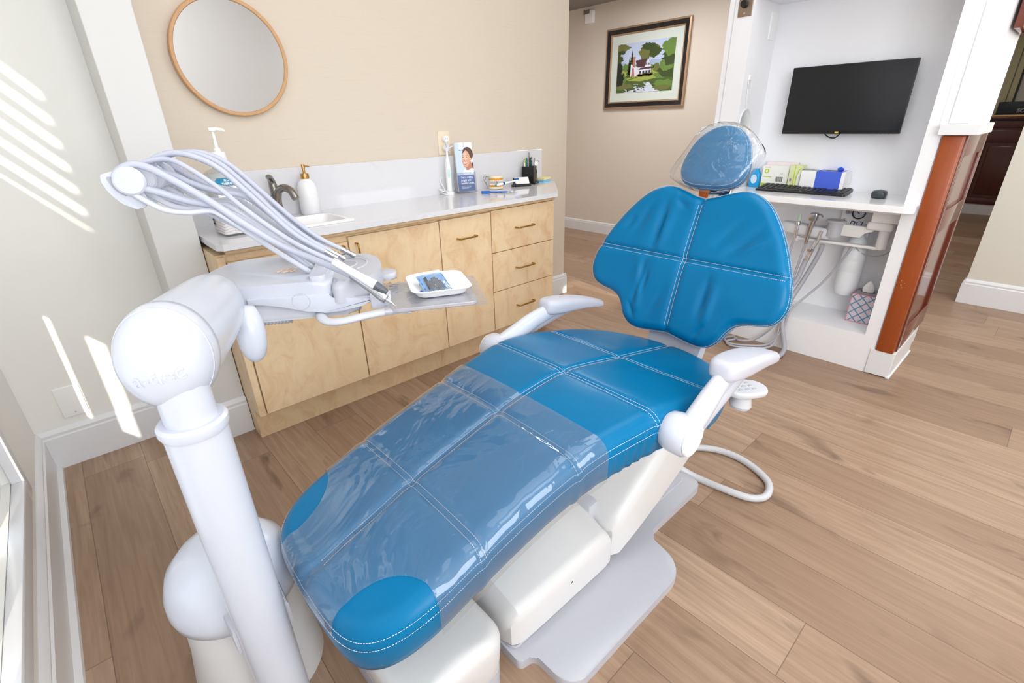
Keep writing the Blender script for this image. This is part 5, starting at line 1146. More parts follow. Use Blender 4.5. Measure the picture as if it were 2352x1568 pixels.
def conn(L, r):
    def f(o, p, d):
        d = (d*0.6+V3((0.3, -0.2, -0.25))).normalized(); obj('connector', along([(0, -0.003), (r*0.9, -0.002), (r, 0.004), (r, L*0.75), (r*1.08, L*0.78), (r*1.05, L), (r*0.6, L+0.001), (0, L+0.001)], p, d), M_STEEL, o)
    return f
h2 = [(0.185, 1.39, 1.141), (0.219, 1.373, 1.154), (0.256, 1.356, 1.147), (0.299, 1.339, 1.119), (0.338, 1.321, 1.068), (0.38, 1.304, 1.009), (0.425, 1.287, 0.95), (0.483, 1.27, 0.902)]
h3 = [(0.202, 1.42, 1.14), (0.232, 1.401, 1.152), (0.271, 1.383, 1.15), (0.315, 1.364, 1.122), (0.363, 1.346, 1.059), (0.414, 1.327, 0.985), (0.463, 1.309, 0.93), (0.508, 1.29, 0.893)]
h4 = [(0.217, 1.46, 1.142), (0.248, 1.441, 1.152), (0.298, 1.423, 1.148), (0.343, 1.404, 1.118), (0.394, 1.386, 1.053), (0.449, 1.367, 0.981), (0.501, 1.349, 0.924), (0.553, 1.33, 0.886)]
r2 = [(0.19, 1.40, 1.12), (0.22, 1.38, 1.105), (0.243, 1.367, 1.089), (0.289, 1.353, 1.066), (0.34, 1.34, 1.051), (0.386, 1.327, 1.005), (0.452, 1.313, 0.925), (0.507, 1.3, 0.87)]
r3 = [(0.21, 1.43, 1.12), (0.233, 1.42, 1.094), (0.257, 1.405, 1.077), (0.298, 1.39, 1.065), (0.34, 1.375, 1.056), (0.38, 1.36, 1.024), (0.446, 1.345, 0.95), (0.52, 1.33, 0.872)]
r4 = [(0.235, 1.47, 1.12), (0.262, 1.45, 1.095), (0.30, 1.43, 1.072), (0.35, 1.41, 1.055), (0.40, 1.395, 1.02), (0.47, 1.375, 0.95), (0.54, 1.36, 0.872)]
inst('hose_connector', 'steel hose connector lying left of the other two on the delivery head', h2, r2, 0.0066, conn(0.036, 0.0062))
inst('hose_connector', 'steel hose connector lying in the middle of three on the delivery head', h3, r3, 0.0066, conn(0.04, 0.0068))
inst('hose_connector', 'steel hose connector at the far right of the delivery head', h4, r4, 0.0066, conn(0.042, 0.0074))
h5 = [(0.18, 1.375, 1.06), (0.22, 1.36, 1.04), (0.27, 1.33, 1.01), (0.33, 1.30, 0.965), (0.40, 1.265, 0.92), (0.464, 1.245, 0.878)]
def wcap(o, p, d): obj('connector', along([(0, -0.003), (0.006, 0), (0.0062, 0.03), (0, 0.032)], p, (d+V3((0.2, -0.2, -0.1))).normalized()), M_WHITE, o)
inst('hose_end', 'thin white hose end resting on the delivery head below the connectors', h5, None, 0.0045, wcap)
# ================================================================ tray and what lies on it
tray = thing('instrument_tray', 'steel instrument tray in a clear sleeve beside the delivery head', 'tray', (0.655, 1.04, 0.79), )
b = BM(); prism(b, rrect(-0.108, 0.105, -0.105, 0.108, 0.02), -0.004, 0.004, TRM, 0.002, 2); obj('pan', b, mat('tray_steel', (206, 206, 212), 0.35, 0.55), tray)
b = BM(); seg_ = 40
for side_, z_ in ((1, 0.0055), (-1, -0.0055)):
    V_ = [[b.verts.new(TRM @ V3((-0.122+0.25*i/seg_, -0.112+0.225*j/seg_, z_+0.0015*noise.noise(V3((i*0.45, j*0.18, z_*300)))+(0.004*side_*noise.noise(V3((i*0.8, j*0.8, 7))) if (i in (0, seg_) or j in (0, seg_)) else 0)))) for j in range(seg_+1)] for i in range(seg_+1)]
    for i in range(seg_):
        for j in range(seg_): b.faces.new((V_[i][j], V_[i+1][j], V_[i+1][j+1], V_[i][j+1]))
    if side_ == 1: Vt = V_
for i in range(seg_):
    b.faces.new((Vt[i][0], Vt[i+1][0], V_[i+1][0], V_[i][0])); b.faces.new((Vt[i][seg_], Vt[i+1][seg_], V_[i+1][seg_], V_[i][seg_]))
obj('plastic_sleeve', b, film_mat('tray_sleeve_film', (26, 18, 20), 0.6, 0.006, 0.1, 0.6, 0.08, (0.94, 0.94, 0.955, 1)), tray, 50)
DM = TRM @ Matrix.Translation((0.018, 0.01, 0.0075)) @ Matrix.Rotation(math.radians(4), 4, 'Z')
dish = thing('foam_dish', 'white foam dish sitting on the sleeved instrument tray', 'dish', DM @ V3((0, 0, 0)))
b = BM()
pr = [(rrect(-0.055, 0.055, -0.062, 0.062, 0.02, 5), 0.0), (rrect(-0.062, 0.062, -0.07, 0.07, 0.022, 5), 0.004), (rrect(-0.07, 0.07, -0.078, 0.078, 0.026, 5), 0.018), (rrect(-0.077, 0.077, -0.085, 0.085, 0.028, 5), 0.0205), (rrect(-0.076, 0.076, -0.084, 0.084, 0.028, 5), 0.0225), (rrect(-0.068, 0.068, -0.076, 0.076, 0.025, 5), 0.0205), (rrect(-0.058, 0.058, -0.065, 0.065, 0.022, 5), 0.006), (rrect(-0.05, 0.05, -0.057, 0.057, 0.018, 5), 0.004)]
rr = [[b.verts.new(DM @ V3((p[0], p[1], z))) for p in pts] for pts, z in pr]
b.faces.new(list(reversed(rr[0])))
for a, c in zip(rr, rr[1:]):
    for i in range(len(a)): b.faces.new((a[i], a[(i+1) % len(a)], c[(i+1) % len(a)], c[i]))
b.faces.new(rr[-1]); obj('dish_body', b, mat('white_foam', (250, 250, 250), 0.6, noise_amt=0.01), dish, 50)
PM_ = DM @ frame((-0.008, -0.008, 0.012), (0.97, 0.22, 0.0), (-0.2, 0.9, 0.38))
pouch = thing('sterile_pouch', 'blue clear sterilisation pouch of small steel tools in the foam dish', 'pouch', PM_ @ V3((0, 0, 0)))
b = BM(); n_ = 16
def pv(i, j, k): u_, v_ = -0.036+0.072*i/n_, -0.05+0.10*j/n_; return b.verts.new(PM_ @ V3((u_*(1+0.10*(v_ < -0.02)), v_, k+(0.004 if k > 0 else 0)*math.sin(PI*i/n_)*math.sin(PI*j/n_)*1.8+0.002*math.sin(i*0.9)*math.cos(j*0.5))))
for k in (0.0, 0.002):
    G = [[pv(i, j, k) for j in range(n_+1)] for i in range(n_+1)]
    for i in range(n_):
        for j in range(n_): b.faces.new((G[i][j], G[i+1][j], G[i+1][j+1], G[i][j+1])).material_index = 0 if k == 0 else 1
    if k == 0: prism(b, [(-0.036, 0.046), (0.036, 0.046), (0.036, 0.062), (-0.036, 0.062)], -0.001, 0.0, PM_, mi=2)
obj('pouch_film', b, [mat('pouch_blue_paper', (150, 200, 240), 0.5), film_mat('pouch_film_blue', (30, 30, 30), 0.8, 0.004, 0.22, 0.8, 0.06, (0.72, 0.87, 1, 1)), M_WHITE], pouch, 50)
b = BM()
for i in range(9):
    x = -0.022+0.0052*i; y0 = -0.016+0.004*math.sin(i*2.1); L = 0.040+0.008*math.sin(i*1.3+1)
    cyl(b, PM_ @ V3((x, y0, 0.004)), PM_ @ V3((x*0.9, y0+L, 0.0045)), 0.0022, 0.0024, 8); tube(b, spl([PM_ @ V3((x, y0, 0.004)), PM_ @ V3((x+0.001, y0-0.008, 0.004)), PM_ @ V3((x-0.003+0.002*(i % 3), y0-0.014, 0.004)), PM_ @ V3((x+0.003, y0-0.018, 0.004))], 4), 0.0007, 5)
obj('steel_tools', b, mat('dull_steel', (120, 126, 136), 0.3, 0.9), pouch)
b = BM()
for i in range(4):
    prism(b, [(-0.0335, -0.035+i*0.02), (-0.0325, -0.035+i*0.02), (-0.0325, -0.025+i*0.02), (-0.0335, -0.025+i*0.02)], 0.004, 0.0048, PM_); prism(b, [(0.0325, -0.035+i*0.02), (0.0335, -0.035+i*0.02), (0.0335, -0.025+i*0.02), (0.0325, -0.025+i*0.02)], 0.004, 0.0048, PM_)
obj('edge_print', b, M_NAVY, pouch, 0)
b = BM(); p0 = DM @ V3((-0.045, 0.025, 0.012)); p1 = DM @ V3((-0.05, -0.045, 0.011)); o = thing('applicator_stick', 'slim stick with a royal blue end in the foam dish', 'stick', p0)
obj('rod', cyl(b, p0, p1, 0.0013, None, 8), M_HOSE2, o); obj('end', lathe(BM(), [(0, 0), (0.005, 0.001), (0.0055, 0.006), (0, 0.0075)], axisM(p1, p1-p0), 12), mat('royal_blue_plastic', (20, 62, 180), 0.4), o, label='royal blue end')
for i in range(8):
    q = DM @ V3((0.044+0.012*rnd.random()-0.006, -0.045+0.02*rnd.random()-0.01, 0.0055)); b = BM(); tube(b, [q, q+V3((rnd.uniform(-.006, .006), rnd.uniform(-.006, .006), 0.001))], 0.0009, 6)
    t_ = tag(obj('tiny_clip', b, M_STEEL), 'tiny steel clip among the scattered ones in the right end of the foam dish', 'clip', 'tiny clips in the foam dish')
b = BM(); r3_ = random.Random(3)
for i in range(7):
    q = MHd @ V3((-0.05+0.006*i, 0.015+0.012*math.sin(i*1.7), 0.0025)); tube(b, spl([q, q+V3((0.014, r3_.uniform(-.012, .012), 0.003)), q+V3((0.024*r3_.uniform(-1, 1), r3_.uniform(-.015, .015), 0))], 5), 0.0012, 6)
tag(obj('rubber_bands', b, mat('peach_elastic', (236, 206, 182), 0.5)), 'little tangle of peach elastic bands on the delivery head', 'elastic bands')
# ================================================================ niche: shelf, screen and what stands there
SZ = 0.826
sh = thing('niche_shelf', 'white work shelf with a rounded front corner in the wall niche', 'shelf', (2.9, 0.85, 0.79))
so_ = [(3.079, 0.472), (2.782, 0.472)] + [(2.782-0.0, 0.43)] + [(2.73+0.045*math.cos(a)-0.0, 0.475-0.045+0.0-0.0+0.0*math.sin(a)) for a in ()] 
cor = [(2.748+0.045*math.cos(a), 0.462+0.045*math.sin(a)) for a in [math.radians(270-9*i) for i in range(11)]]
so_ = [(3.079, 0.472), (2.7835, 0.472), (2.7835, 0.417)] + cor + [(2.703, 1.262), (2.715, 1.278), (3.079, 1.278)]
obj('slab', prism(BM(), so_, 0.797, SZ, bev=0.002, seg=1), mat('white_shelf_laminate', (244, 244, 246), 0.15, noise_amt=0.01), sh, 30)
obj('support_rail', box(BM(), 2.80, 3.079, 0.473, 1.277, 0.775, 0.797), M_NICHE, sh, 0)
# monitor
MN = lambda y, z, x=3.0: frame((x, y, z), (0, -1, 0), (0, 0, 1))
o = thing('monitor', 'black flat monitor hung on the back of the white niche', 'monitor', (3.04, 0.866, 1.264))
b = BM(); box(b, -0.262, 0.262, -0.156, 0.156, -0.018, 0.0, 0.003, 2, MN(0.866, 1.263)); obj('casing', b, M_BLACK, o)
obj('screen', prism(BM(), rrect(-0.259, 0.259, -0.140, 0.153, 0.002, 2), 0, 0.0012, MN(0.866, 1.263)), M_SCREEN, o, 0)
b = BM(); box(b, -0.10, 0.10, -0.10, 0.10, -0.079, -0.018, M=MN(0.866, 1.263)); obj('wall_mount', b, M_BLACK, o)
b = BM(); box(b, -0.008, 0.008, -0.1525, -0.1455, 0.0, 0.0012, M=MN(0.866, 1.263)); obj('maker_mark', b, mat('yellow_mark', (230, 200, 60), 0.5), o, 0)
b = BM()
for i in range(5): cyl(b, MN(0.866, 1.263) @ V3((0.17+i*0.017, -0.1565, -0.006)), MN(0.866, 1.263) @ V3((0.17+i*0.017, -0.158, -0.006)), 0.0022, None, 8)
obj('button', b, M_GREYM, o)
obj('cable_loop', tube(BM(), spl([(3.03, 0.93, 1.11), (3.04, 0.91, 1.092), (3.04, 0.88, 1.088), (3.03, 0.855, 1.11)], 6), 0.003, 8), M_BLACK, o)
# keyboard
KB = frame((2.935, 0.945, SZ+0.006), (0.02, -1, 0), (1, 0.02, 0.10))
o = thing('keyboard', 'black computer keyboard on the white niche shelf', 'keyboard', (2.93, 0.94, SZ))
b = BM(); prism(b, rrect(-0.215, 0.215, -0.075, 0.078, 0.012, 4), -0.004, 0.012, KB, 0.004, 2); obj('case', b, M_BLACK, o)
kme = None; M_KEY = mat('black_key', (34, 35, 39), 0.45)
cnt = 0
for r in range(6):
    y = 0.060-r*0.0215; n = 17
    for c in range(n):
        if r in (1, 2, 3, 4) and c == 13: continue
        if r == 5 and c in (4, 5, 6, 7, 8): continue
        x = -0.2+c*0.0248
        if kme is None:
            k_ = obj('key', box(BM(), -0.0092, 0.0092, -0.0088, 0.0088, 0, 0.005, 0.0016, 2), M_KEY); kme = k_.data
        else: k_ = bpy.data.objects.new('key', kme); COL.objects.link(k_)
        k_.parent = o; k_.matrix_local = Matrix.Translation(-V3(o.location)) @ KB @ Matrix.Translation((x, y, 0.0105)); cnt += 1
k_ = obj('space_bar', box(BM(), -0.109, 0.0, -0.0565, -0.0385, 0.0105, 0.0155, 0.0016, 2, KB), M_KEY, o)
# mouse
o = thing('computer_mouse', 'dark grey computer mouse on the right end of the shelf', 'mouse', (2.93, 0.60, SZ))
mo = sm2([(-0.052, 0), (-0.046, 0.026), (-0.015, 0.031), (0.02, 0.029), (0.046, 0.026), (0.055, 0), (0.046, -0.026), (0.02, -0.029), (-0.015, -0.031), (-0.046, -0.026)], 6)
KMo = frame((2.94, 0.603, SZ+0.002), (1, 0.12, 0), (-0.12, 1, 0))
mt = lambda s, t: 0.036-4.5*(s+0.012)**2-9*t*t
b = cushion(mo, lambda s, t: (max(-0.02, min(0.02, s)), 0), lambda s, t, h: KMo @ V3((s, t, max(h, 0))), mt, 0.012, 0.03, 12, N=96)
ms = obj('shell', b, mat('dark_slate_plastic', (52, 60, 66), 0.35), o, 50)
obj('wheel', cyl(BM(), KMo @ V3((0.03, -0.004, 0.024)), KMo @ V3((0.03, 0.004, 0.024)), 0.009, None, 18), M_BLACK, ms)
# boxes on the shelf
def boxthing(name, label, cat, y0, y1, x0, x1, h, m):
    o = thing(name, label, cat, ((x0+x1)/2, (y0+y1)/2, SZ)); obj('carton', box(BM(), x0, x1, y0, y1, SZ+0.0005, SZ+h, 0.001, 1), m, o, 20); return o
FX = lambda x, y, z: frame((x, y, z), (0, -1, 0), (0, 0, 1))
o = boxthing('white_carton', 'white carton with lime stripe and barcode on the shelf behind the headrest', 'carton', 1.052, 1.192, 3.0, 3.06, 0.118, mat('white_carton_board', (244, 245, 238), 0.5))
b = BM(); F0 = FX(2.9998, 1.122, SZ)
prism(b, [(-0.068, 0.012), (0.045, 0.012), (0.045, 0.026), (-0.068, 0.026)], 0, 0.0005, F0, mi=0); prism(b, ell(-0.046, 0.09, 0.012, 0.013), 0, 0.0005, F0, mi=0); prism(b, [(-0.06, 0.058), (-0.015, 0.058), (-0.02, 0.062), (-0.06, 0.062)], 0, 0.0005, F0, mi=0); prism(b, ell(-0.046, 0.09, 0.005, 0.007), 0, 0.0009, F0, mi=1)
for i in range(9): prism(b, [(0.008+i*0.0043, 0.036), (0.0098+i*0.0043+0.001*(i % 2), 0.036), (0.0098+i*0.0043+0.001*(i % 2), 0.062), (0.008+i*0.0043, 0.062)], 0, 0.0005, F0, mi=2)
prism(b, [(-0.058, 0.109), (-0.028, 0.109), (-0.028, 0.112), (-0.058, 0.112)], 0, 0.0005, F0, mi=3)
prism(b, [(-0.034, 0.0165), (0.03, 0.0165), (0.03, 0.0215), (-0.034, 0.0215)], 0, 0.0009, F0, mi=1); text(b, 'CE', F0 @ Matrix.Translation((0.028, 0.074, 0.0004)), 0.012, 0.0003, mi=4)
obj('print', b, [M_GREEN, M_WHITE, M_INK, mat('pink_print', (228, 130, 130), 0.5), M_HOSE2], o, 0)
o = boxthing('green_carton', 'pale green carton with curved white band next to the white carton', 'carton', 0.985, 1.045, 2.985, 3.06, 0.126, M_PALEGREEN)
b = BM(); F0 = FX(2.9848, 1.015, SZ); prism(b, [(-0.004, 0.0), (0.0, 0.0), (0.0, 0.126), (-0.004, 0.126)], 0, 0.0005, F0, mi=0)
c_ = [(0.027, 0.118), (0.014, 0.10), (0.008, 0.07), (0.008, 0.04), (0.014, 0.012), (0.019, 0.012), (0.013, 0.04), (0.013, 0.07), (0.019, 0.098), (0.027, 0.108)]; prism(b, c_, 0, 0.0006, F0, mi=0); prism(b, [(0.019, 0.012), (0.013, 0.04), (0.013, 0.07), (0.019, 0.098), (0.027, 0.108), (0.027, 0.012)], 0, 0.0005, F0, mi=1); prism(b, ell(-0.017, 0.052, 0.006, 0.008), 0, 0.0006, F0, mi=2)
prism(b, [(-0.028, 0.02), (-0.008, 0.022), (-0.008, 0.026), (-0.028, 0.024)], 0, 0.0006, F0, mi=0)
obj('print', b, [M_GREEN, M_WHITE, mat('lilac_print', (170, 140, 180), 0.5)], o, 0)
o = thing('glove_box', 'white and blue glove box on the shelf behind the keyboard', 'glove box', (3.0, 0.86, SZ))
obj('white_end', box(BM(), 2.965, 3.07, 0.905, 0.978, SZ+0.0005, SZ+0.104, 0.001, 1), M_WHITE, o, 20); obj('side_flap', box(BM(), 2.9655, 3.07, 0.772, 0.7885, SZ+0.0005, SZ+0.104), M_WHITE, o, 20); g2 = obj('blue_sleeve', box(BM(), 2.964, 3.07, 0.7885, 0.905, SZ+0.0005, SZ+0.1045, 0.001, 1), M_ROYAL, o, 20)
b = BM(); prism(b, ell(0, 0, 0.034, 0.02), 0, 0.001, frame((3.02, 0.842, SZ+0.1042), (0, -1, 0), (1, 0, 0))); obj('slot', b, M_INK, g2, 0)
b = BM(); F0 = FX(2.9645, 0.942, SZ); text(b, 'Blue Nitrile', F0 @ Matrix.Translation((-0.034, 0.022, 0.0006)), 0.012, 0.0003); obj('lettering', b, mat('pale_grey_print', (168, 172, 188), 0.5), o, 0)
tag(obj('glove_tip', cushion(sm2([(-0.02, 0), (-0.012, 0.012), (0.008, 0.015), (0.02, 0.004), (0.016, -0.012), (-0.01, -0.013)], 5), lambda s, t: (0, 0), lambda s, t, h: V3((3.01+s*0.7, 0.81+t, SZ+0.1085+max(h, -0.003)*1.0)), lambda s, t: 0.016-30*(s*s+t*t)+0.004*noise.noise(V3((s*90, t*90, 1))), 0.004, 0.008, 6, N=48), mat('blue_glove', (44, 84, 214), 0.45), None, 50), 'crumpled blue glove poking from the top of the glove box', 'glove')
tag(obj('metal_clip', box(BM(), -0.045, 0.045, -0.008, 0.008, 0, 0.006, 0.002, 2, Matrix.Translation((3.015, 0.945, SZ+0.105)) @ Matrix.Rotation(math.radians(-80), 4, 'Z')), M_STEEL), 'flat grey metal clip lying on the white glove box', 'clip')
o = thing('blue_bottle', 'small bright blue bottle on the shelf right beside the headrest', 'bottle', (3.0, 1.225, SZ))
b = BM(); Mt_ = frame((3.0, 1.226, SZ+0.0005), (1, 0, 0), (0, 1, 0)); loft(b, [(rr4(0.03, 0.052, 0.008), 0), (rr4(0.034, 0.056, 0.01), 0.004), (rr4(0.034, 0.056, 0.01), 0.072), (rr4(0.03, 0.04, 0.01), 0.084), (rr4(0.026, 0.03, 0.008), 0.1)], Mt_); obj('bottle', b, mat('cyan_bottle', (22, 158, 218), 0.3), o)
b = BM(); prism(b, ell(0, 0.045, 0.017, 0.024, 20), 0, 0.0008, FX(2.9826, 1.226, SZ)); obj('label', b, mat('pale_label', (206, 224, 238), 0.5), o, 0)
tag(obj('clear_cup', lathe(BM(), [(0.022, 0.001), (0.027, 0.07), (0.0262, 0.07), (0.0212, 0.003), (0, 0.003), (0, 0.001)], Matrix.Translation((3.03, 1.262-0.012, SZ)), 24), M_CLEAR), 'clear plastic cup on the shelf half hidden by the headrest', 'cup')
tag(obj('pale_box', box(BM(), 3.062, 3.078, 1.03, 1.20, SZ+0.001, SZ+0.135, 0.001, 1), mat('pale_pink_board', (240, 226, 226), 0.5)), 'pale box standing against the niche wall behind the white carton', 'box')
# fittings on the niche side and front
MS = lambda x, z: frame((x, YI1, z), (1, 0, 0), (0, 0, 1))
plate('switch_plate', MS(3.02, 1.622), 0.072, 0.125, M_WHITE, 'white outlet plate on the inner side of the niche')
o = plate('steel_knob_plate', frame((XF, 1.325, 1.71), (0, -1, 0), (0, 0, 1)), 0.07, 0.125, M_PLATE, 'steel wall plate with black knob on the niche post', 'control plate', 0.004)
b = BM(); Mk = frame((XF, 1.328, 1.70), (0, -1, 0), (0, 0, 1)); lathe(b, [(0, 0.004), (0.017, 0.004), (0.018, 0.012), (0.015, 0.026), (0, 0.028)], Mk, 28); obj('knob', b, M_BLACK, o)
obj('screw', lathe(BM(), [(0, 0.004), (0.0045, 0.004), (0.004, 0.006), (0, 0.0065)], frame((XF, 1.326, 1.662), (0, -1, 0), (0, 0, 1)), 14), M_CHROME, o)
o = thing('hand_mirror', 'clear-handled hand mirror hanging on the inner side of the niche', 'hand mirror', (2.86, 1.275, 1.33))
Mh = frame((2.862, YI1-0.004, 1.145), (0.995, 0, 0.1), (-0.1, 0, 1))
b = BM(); tube(b, [Mh @ V3((0.068*math.cos(a), 0.088*math.sin(a), 0)) for a in [2*PI*i/40 for i in range(40)]], 0.0055, 10, closed=True); tube(b, spl([Mh @ V3((0, 0.09, 0)), Mh @ V3((0, 0.12, 0)), Mh @ V3((-0.006, 0.15, 0)), Mh @ V3((-0.006, 0.225, 0)), Mh @ V3((0, 0.24, 0)), Mh @ V3((0.008, 0.225, 0)), Mh @ V3((0.008, 0.15, 0)), Mh @ V3((0.002, 0.12, 0))], 5), 0.0035, 8)
obj('frame', b, mat('frosted_acrylic', (226, 228, 232), 0.2), o); obj('mirror_glass', prism(BM(), ell(0, 0, 0.063, 0.083, 40), -0.002, 0.001, Mh), M_MIRROR, o, 0)
obj('hook', box(BM(), -0.01, 0.01, 0.226, 0.25, -0.003, 0.008, 0.002, 2, Mh), M_WHITE, o)
# ================================================================ assistant arm under the shelf
o = thing('assistant_arm', 'white assistant instrument arm fixed under the niche shelf', 'instrument arm', (2.95, 0.55, 0.7))
b = BM(); box(b, 2.90, 3.02, 0.478, 0.60, 0.715, 0.774, 0.006, 2); box(b, 2.905, 3.0, 0.505, 0.615, 0.675, 0.715, 0.012, 3); obj('bracket', b, M_WHITE, o)
b = BM(); cyl(b, (2.95, 0.54, 0.585), (2.95, 0.54, 0.68), 0.024, None, 28); obj('pivot', b, M_WHITE, o)
b = BM(); box(b, 2.93, 2.965, 0.53, 0.925, 0.578, 0.593, 0.006, 2); cyl(b, (2.947, 0.925, 0.572), (2.947, 0.925, 0.597), 0.016, None, 20); obj('swing_arm', b, M_WHITE, o)
b = BM(); prism(b, [(-0.115, 0), (0.045, 0), (0.055, 0.028), (0.085, 0.032), (0.10, 0.055), (-0.115, 0.06)], -0.012, 0.012, frame((2.94, 0.675, 0.628), (0, -1, 0), (0, 0, 1)), 0.004, 2); obj('upper_arm', b, M_WHITE, o)
HMk = frame((2.94, 0.875, 0.635), (0.0, -1, -0.06), (1, 0, 0))
hb = cushion(sm2([(-0.135, 0), (-0.125, 0.03), (-0.05, 0.036), (0.05, 0.036), (0.105, 0.03), (0.118, 0), (0.105, -0.03), (0.05, -0.036), (-0.05, -0.036), (-0.125, -0.03)], 6), lambda s, t: (max(-0.09, min(0.08, s)), 0), lambda s, t, h: HMk @ V3((s, -t, h)), lambda s, t: 0.028, 0.014, 0.05, 8, N=120)
bmesh.ops.recalc_face_normals(hb, faces=hb.faces[:]); hd = obj('instrument_holder', hb, mat('pale_blue_grey_plastic', (226, 229, 236), 0.35), o, 50)
b = BM()
for yy in (0.925, 0.86, 0.80): lathe(b, [(0.02, 0.0), (0.022, 0.003), (0.016, 0.003)], Matrix.Translation((2.93, yy, 0.662)), 20)
obj('holder_ring', b, M_GREYP, hd)
o2 = thing('suction_cup', 'grey lidded solids cup on the assistant arm', 'cup', (2.93, 0.765, 0.63)); T = Matrix.Translation((2.93, 0.752, 0.62))
obj('cup', lathe(BM(), [(0, 0), (0.034, 0), (0.037, 0.07), (0, 0.071)], T, 32), M_GREYP, o2); obj('lid', lathe(BM(), [(0, 0.071), (0.046, 0.071), (0.047, 0.078), (0.044, 0.083), (0, 0.084)], T, 32), M_GREYP, o2)
def ahose(name, label, pts, r, m=None):
    o = thing(name, label, 'dental instrument', V3(pts[0]), 'instruments on the assistant arm'); obj('hose', tube(BM(), spl(pts, 10), r, 10), m or M_HOSE2, o); return o
a = ahose('saliva_ejector', 'saliva ejector with pale green tip on the assistant arm', [(2.90, 0.918, 0.60), (2.89, 0.925, 0.54), (2.87, 0.92, 0.42), (2.80, 0.875, 0.28), (2.762, 0.865, 0.17), (2.74, 0.95, 0.04), (2.70, 1.03, 0.012), (2.74, 1.09, 0.012)], 0.0062)
b = BM(); lathe(b, [(0, -0.01), (0.0075, -0.01), (0.0085, 0.03), (0.0075, 0.055), (0.011, 0.058), (0.011, 0.072), (0.006, 0.08), (0, 0.08)], Matrix.Translation((2.90, 0.918, 0.605)), 18); obj('valve', b, M_CHROME, a)
obj('tip', lathe(BM(), [(0, 0.078), (0.008, 0.078), (0.009, 0.09), (0.0055, 0.115), (0, 0.116)], Matrix.Translation((2.90, 0.918, 0.605)), 18), mat('pale_green_tip', (196, 222, 206), 0.4), a, label='pale green tip')
a = ahose('air_syringe', 'steel three-way syringe in the middle of the assistant arm', [(2.90, 0.862, 0.575), (2.895, 0.868, 0.5), (2.87, 0.875, 0.38), (2.79, 0.865, 0.25), (2.762, 0.855, 0.15), (2.72, 0.86, 0.03), (2.66, 0.93, 0.010), (2.60, 1.03, 0.010), (2.64, 1.08, 0.010), (2.70, 1.06, 0.010)], 0.0062)
b = BM(); tube(b, [(2.90, 0.862, 0.57), (2.897, 0.858, 0.62), (2.892, 0.852, 0.665), (2.888, 0.846, 0.70)], [0.009, 0.0105, 0.0135, 0.014], 16); box(b, 2.868, 2.906, 0.828, 0.865, 0.695, 0.735, 0.006, 2); tube(b, spl([(2.885, 0.83, 0.728), (2.875, 0.812, 0.730), (2.865, 0.80, 0.722)], 5), 0.004, 8); obj('body', b, M_STEEL, a)
a = ahose('suction_handpiece', 'steel suction valve hanging from the assistant arm beside the cup', [(2.89, 0.838, 0.49), (2.885, 0.845, 0.45), (2.86, 0.86, 0.36), (2.80, 0.92, 0.26), (2.752, 1.0, 0.17), (2.72, 1.08, 0.08), (2.62, 1.12, 0.02)], 0.0125)
b = BM(); tube(b, [(2.905, 0.800, 0.645), (2.902, 0.806, 0.60), (2.897, 0.820, 0.56), (2.894, 0.828, 0.535), (2.89, 0.836, 0.485)], [0.0085, 0.0085, 0.010, 0.013, 0.012], 16); lathe(b, [(0, -0.012), (0.012, -0.01), (0.0125, 0.01), (0, 0.012)], axisM((2.887, 0.828, 0.545), (-1, 0, 0)), 18); obj('valve', b, M_CHROME, a)
hl = 'grey supply hose hanging from the assistant arm'
for k, (pts, r, lb) in enumerate(((((2.935, 0.79, 0.57), (2.93, 0.80, 0.50), (2.90, 0.83, 0.38), (2.80, 0.85, 0.25), (2.755, 0.84, 0.14), (2.73, 0.80, 0.03), (2.62, 0.79, 0.014), (2.45, 0.82, 0.014)), 0.0125, 'thick grey hose sweeping down onto the floor behind the armrest'), (((2.95, 0.66, 0.575), (2.945, 0.675, 0.53), (2.92, 0.74, 0.38), (2.785, 0.82, 0.24), (2.752, 0.835, 0.13), (2.72, 0.88, 0.03), (2.66, 0.98, 0.0105), (2.625, 1.06, 0.0105), (2.68, 1.11, 0.0105), (2.74, 1.08, 0.0105)), 0.0058, 'thin grey hose running slantwise from the swing arm to the floor'))):
    tag(obj('hose', tube(BM(), spl(pts, 10), r, 12), M_HOSE2), lb, 'hose')
tag(obj('thin_cable', tube(BM(), spl([(2.96, 0.645, 0.572), (2.98, 0.62, 0.545), (3.0, 0.575, 0.53), (3.0, 0.53, 0.545), (2.96, 0.50, 0.575)], 8), 0.0026, 8), M_HOSE2), 'thin grey cable sagging below the assistant arm', 'cable')
# control panel with gauge
o = thing('water_control_panel', 'white water control panel with a round gauge under the shelf', 'control panel', (3.05, 0.70, 0.69))
PMx = FX(3.045, 0.70, 0.693); b = BM(); box(b, -0.065, 0.075, -0.085, 0.075, -0.034, 0, 0.003, 2, PMx); obj('panel', b, M_WHITE, o)
b = BM(); lathe(b, [(0, 0), (0.030, 0), (0.030, 0.010), (0.026, 0.011), (0.025, 0.006), (0, 0.006)], PMx @ Matrix.Translation((0.012, 0.037, 0)), 36); g = obj('gauge', b, M_BLACK, o)
b = BM(); prism(b, ell(0.012, 0.037, 0.0245, 0.0245, 30), 0.006, 0.0065, PMx); obj('dial', b, mat('dial_face', (214, 216, 220), 0.4), g, 0)
b = BM(); box(b, -0.002, 0.002, -0.004, 0.022, 0.0066, 0.008, M=PMx @ Matrix.Translation((0.012, 0.037, 0)) @ Matrix.Rotation(math.radians(50), 4, 'Z'))
for i in range(10):
    a_ = math.radians(-40+29*i); box(b, 0.017, 0.0225, -0.0007, 0.0007, 0.0066, 0.0074, M=PMx @ Matrix.Translation((0.012, 0.037, 0)) @ Matrix.Rotation(a_, 4, 'Z'))
obj('needle', b, M_BLACK, g, 0)
